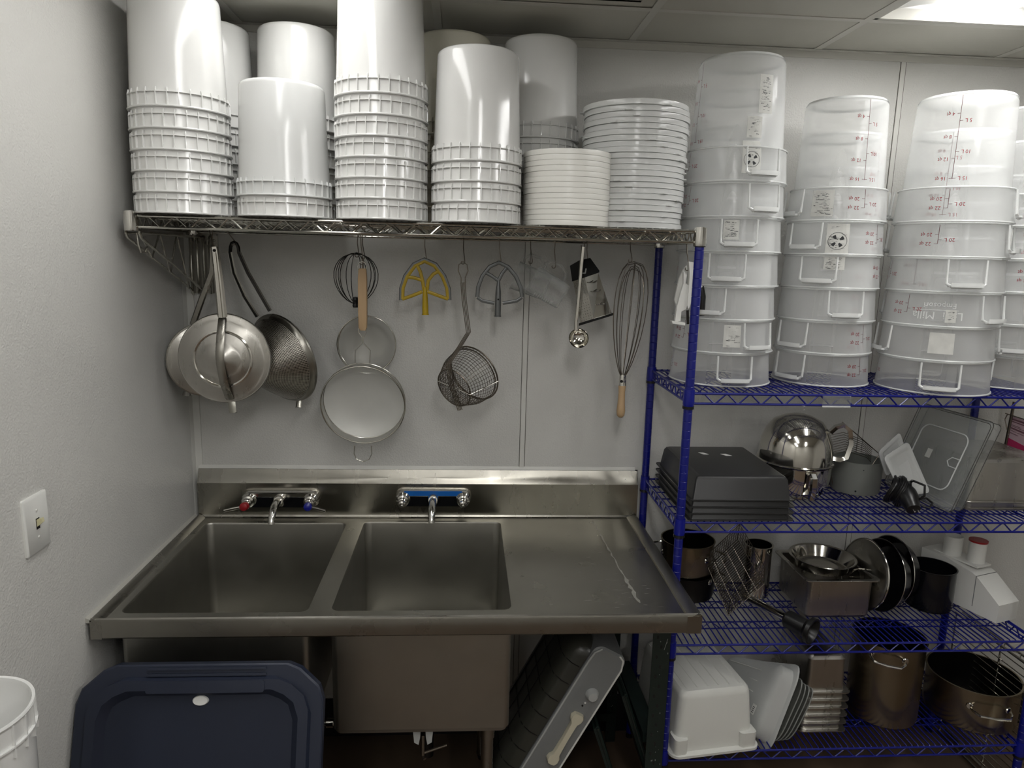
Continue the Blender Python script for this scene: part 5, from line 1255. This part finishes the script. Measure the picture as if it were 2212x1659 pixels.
d_ = build(MB().loft(dm, False, True, M=M), 'lattice', SMOKED, t, angle=50)
gl = MB()
for k in range(1, 9):
    y = .02+(Lu-.05)*k/9; gl.tube([M @ Vector(q) for q in ((-.005, y, .013), (-.031, y, .0155), (-.053, y, .035), (-.061, y, .07), (-.061, y, .24))], .0016, 5)
for z in (.10, .17, .24): gl.tube([M @ Vector(q) for q in ((-.061, .06, z), (-.061, Lu-.07, z))], .0016, 5)
build(gl, 'lattice_bars', BLACKP, d_)
k0 = M.inverted() @ P(1279, 1500, Y=YA); build(MB().lathe([(0, .018), (.013, .017), (.017, .012), (.019, .004), (.0205, 0), (0, 0)], 28, axes(M @ Vector((k0.x, k0.y, 0)), N_)), 'knob', LGREYP, t)
h0, h1 = M.inverted() @ P(1247, 1546, Y=YA), M.inverted() @ P(1194, 1636, Y=YA)
h0.z = h1.z = 0; hd_ = (h1-h0); hl_ = hd_.length; hu = hd_.normalized(); hs = Vector((-hu.y, hu.x, 0))
op = [(-.012, .0), (-.011, .014), (0, .021), (.012, .019), (.022, .011), (hl_*.5, .0095), (hl_-.02, .011), (hl_-.008, .019), (hl_+.004, .02), (hl_+.014, .012), (hl_+.015, 0)]
op = op+[(a, -b) for a, b in reversed(op[1:-1])]
build(MB().loft([[M @ (h0+hu*a+hs*b*s+Vector((0, 0, z))) for a, b in op] for s, z in ((1, .0), (1, -.008), (.8, -.014))], True, True), 'handle', CREAM, t)
for a, b in ((1264, 1518), (1258, 1524)):
    q = M.inverted() @ P(a, b, Y=YA); build(MB().lathe([(0, .002), (.003, .0015), (.003, 0), (0, 0)], 10, axes(M @ Vector((q.x, q.y, 0)), N_)), 'indicator', BLACKP if b > 1520 else WHITEPL, t)
# dark trays standing on edge
for k, (tp, bt, lab) in enumerate((((1291, 1572), (1322, 1668), 'nearer the grey appliance'), ((1352, 1502), (1402, 1662), 'nearer the slotted post'))):
    a, b = P(*tp, Y=-.44), P(*bt, Y=-.44); d = (b-a); d.y = 0; d = d.normalized(); b = a+d*((a.z-.012)/-d.z); nn = Vector((-d.z, 0, d.x))
    c4 = [a, b, b-nn*.014, a-nn*.014]
    o = build(MB().loft([c4, [p+Vector((0, .32, 0)) for p in c4]], True, True), 'dark_tray', GREENP, loc=b, smooth=False)
    tag(o, 'dark green tray standing on edge under the sink, '+lab, 'tray', 'dark trays under the sink')
    build(MB().tube([a, b], .006, 7).tube([a+Vector((0, .32, 0)), a], .006, 7), 'lip', GREENP, o)
# slotted angle uprights
t = thing('slotted_angle_frame', (1.5, -.5, 0), 'dark green slotted steel angle frame under the right end of the sink', 'frame')
def angle_post(x0, x1, y, z1, fl):
    mb = MB(); th = .003
    mb.prism([(x0, y), (x1, y), (x1, y+fl), (x1-th, y+fl), (x1-th, y+th), (x0, y+th)], 0, z1)
    p = build(mb, 'upright', GREENP, t, smooth=False); hl = MB()
    k = 0; z = .04
    while z < z1-.03:
        hl.lathe([(0, .0006), (.0035, .0006), (.0035, 0), (0, 0)], 10, axes(((x0*.62+x1*.38)+(.006 if k % 2 else -.006), y, z), (0, -1, 0)) @ Matrix.Scale(1.8, 4, (0, 1, 0))); z += .032; k += 1
    build(hl, 'slots', GAP, p, stuff=True)
    sc_ = MB(); r_ = random.Random(int(x0*1000))
    for k in range(26):
        z = r_.uniform(.02, z1-.02); x = r_.uniform(x0+.006, x1-.006); sc_.box(x, x+r_.uniform(.0008, .002), y-.0004, y, z, z+r_.uniform(.001, .005))
    x, z = x0*.35+x1*.65, z1*.78; sc_.loft([[(x, y-.0004, z), (x+.0015, y-.0004, z), (x+.010, y-.0004, z+.035), (x+.009, y-.0004, z+.035)], [(x, y, z), (x+.0015, y, z), (x+.010, y, z+.035), (x+.009, y, z+.035)]], True, True)
    build(sc_, 'scuffs', mat('paint_scuff', (150, 152, 148), .6), p, stuff=True)
angle_post(1.480, 1.533, -.515, ZC-.056, .045)
a = P(1318, 1400, Y=-.07).x; angle_post(a, a+.036, -.07, ZC-.056, .035)
build(MB().box(1.40, 1.478, -.09, -.087, .10, .13), 'crossbar', GREENP, t)
build(MB().box(1.482, 1.53, -.47, -.07, .3, .33), 'side_bar', GREENP, t, smooth=False)
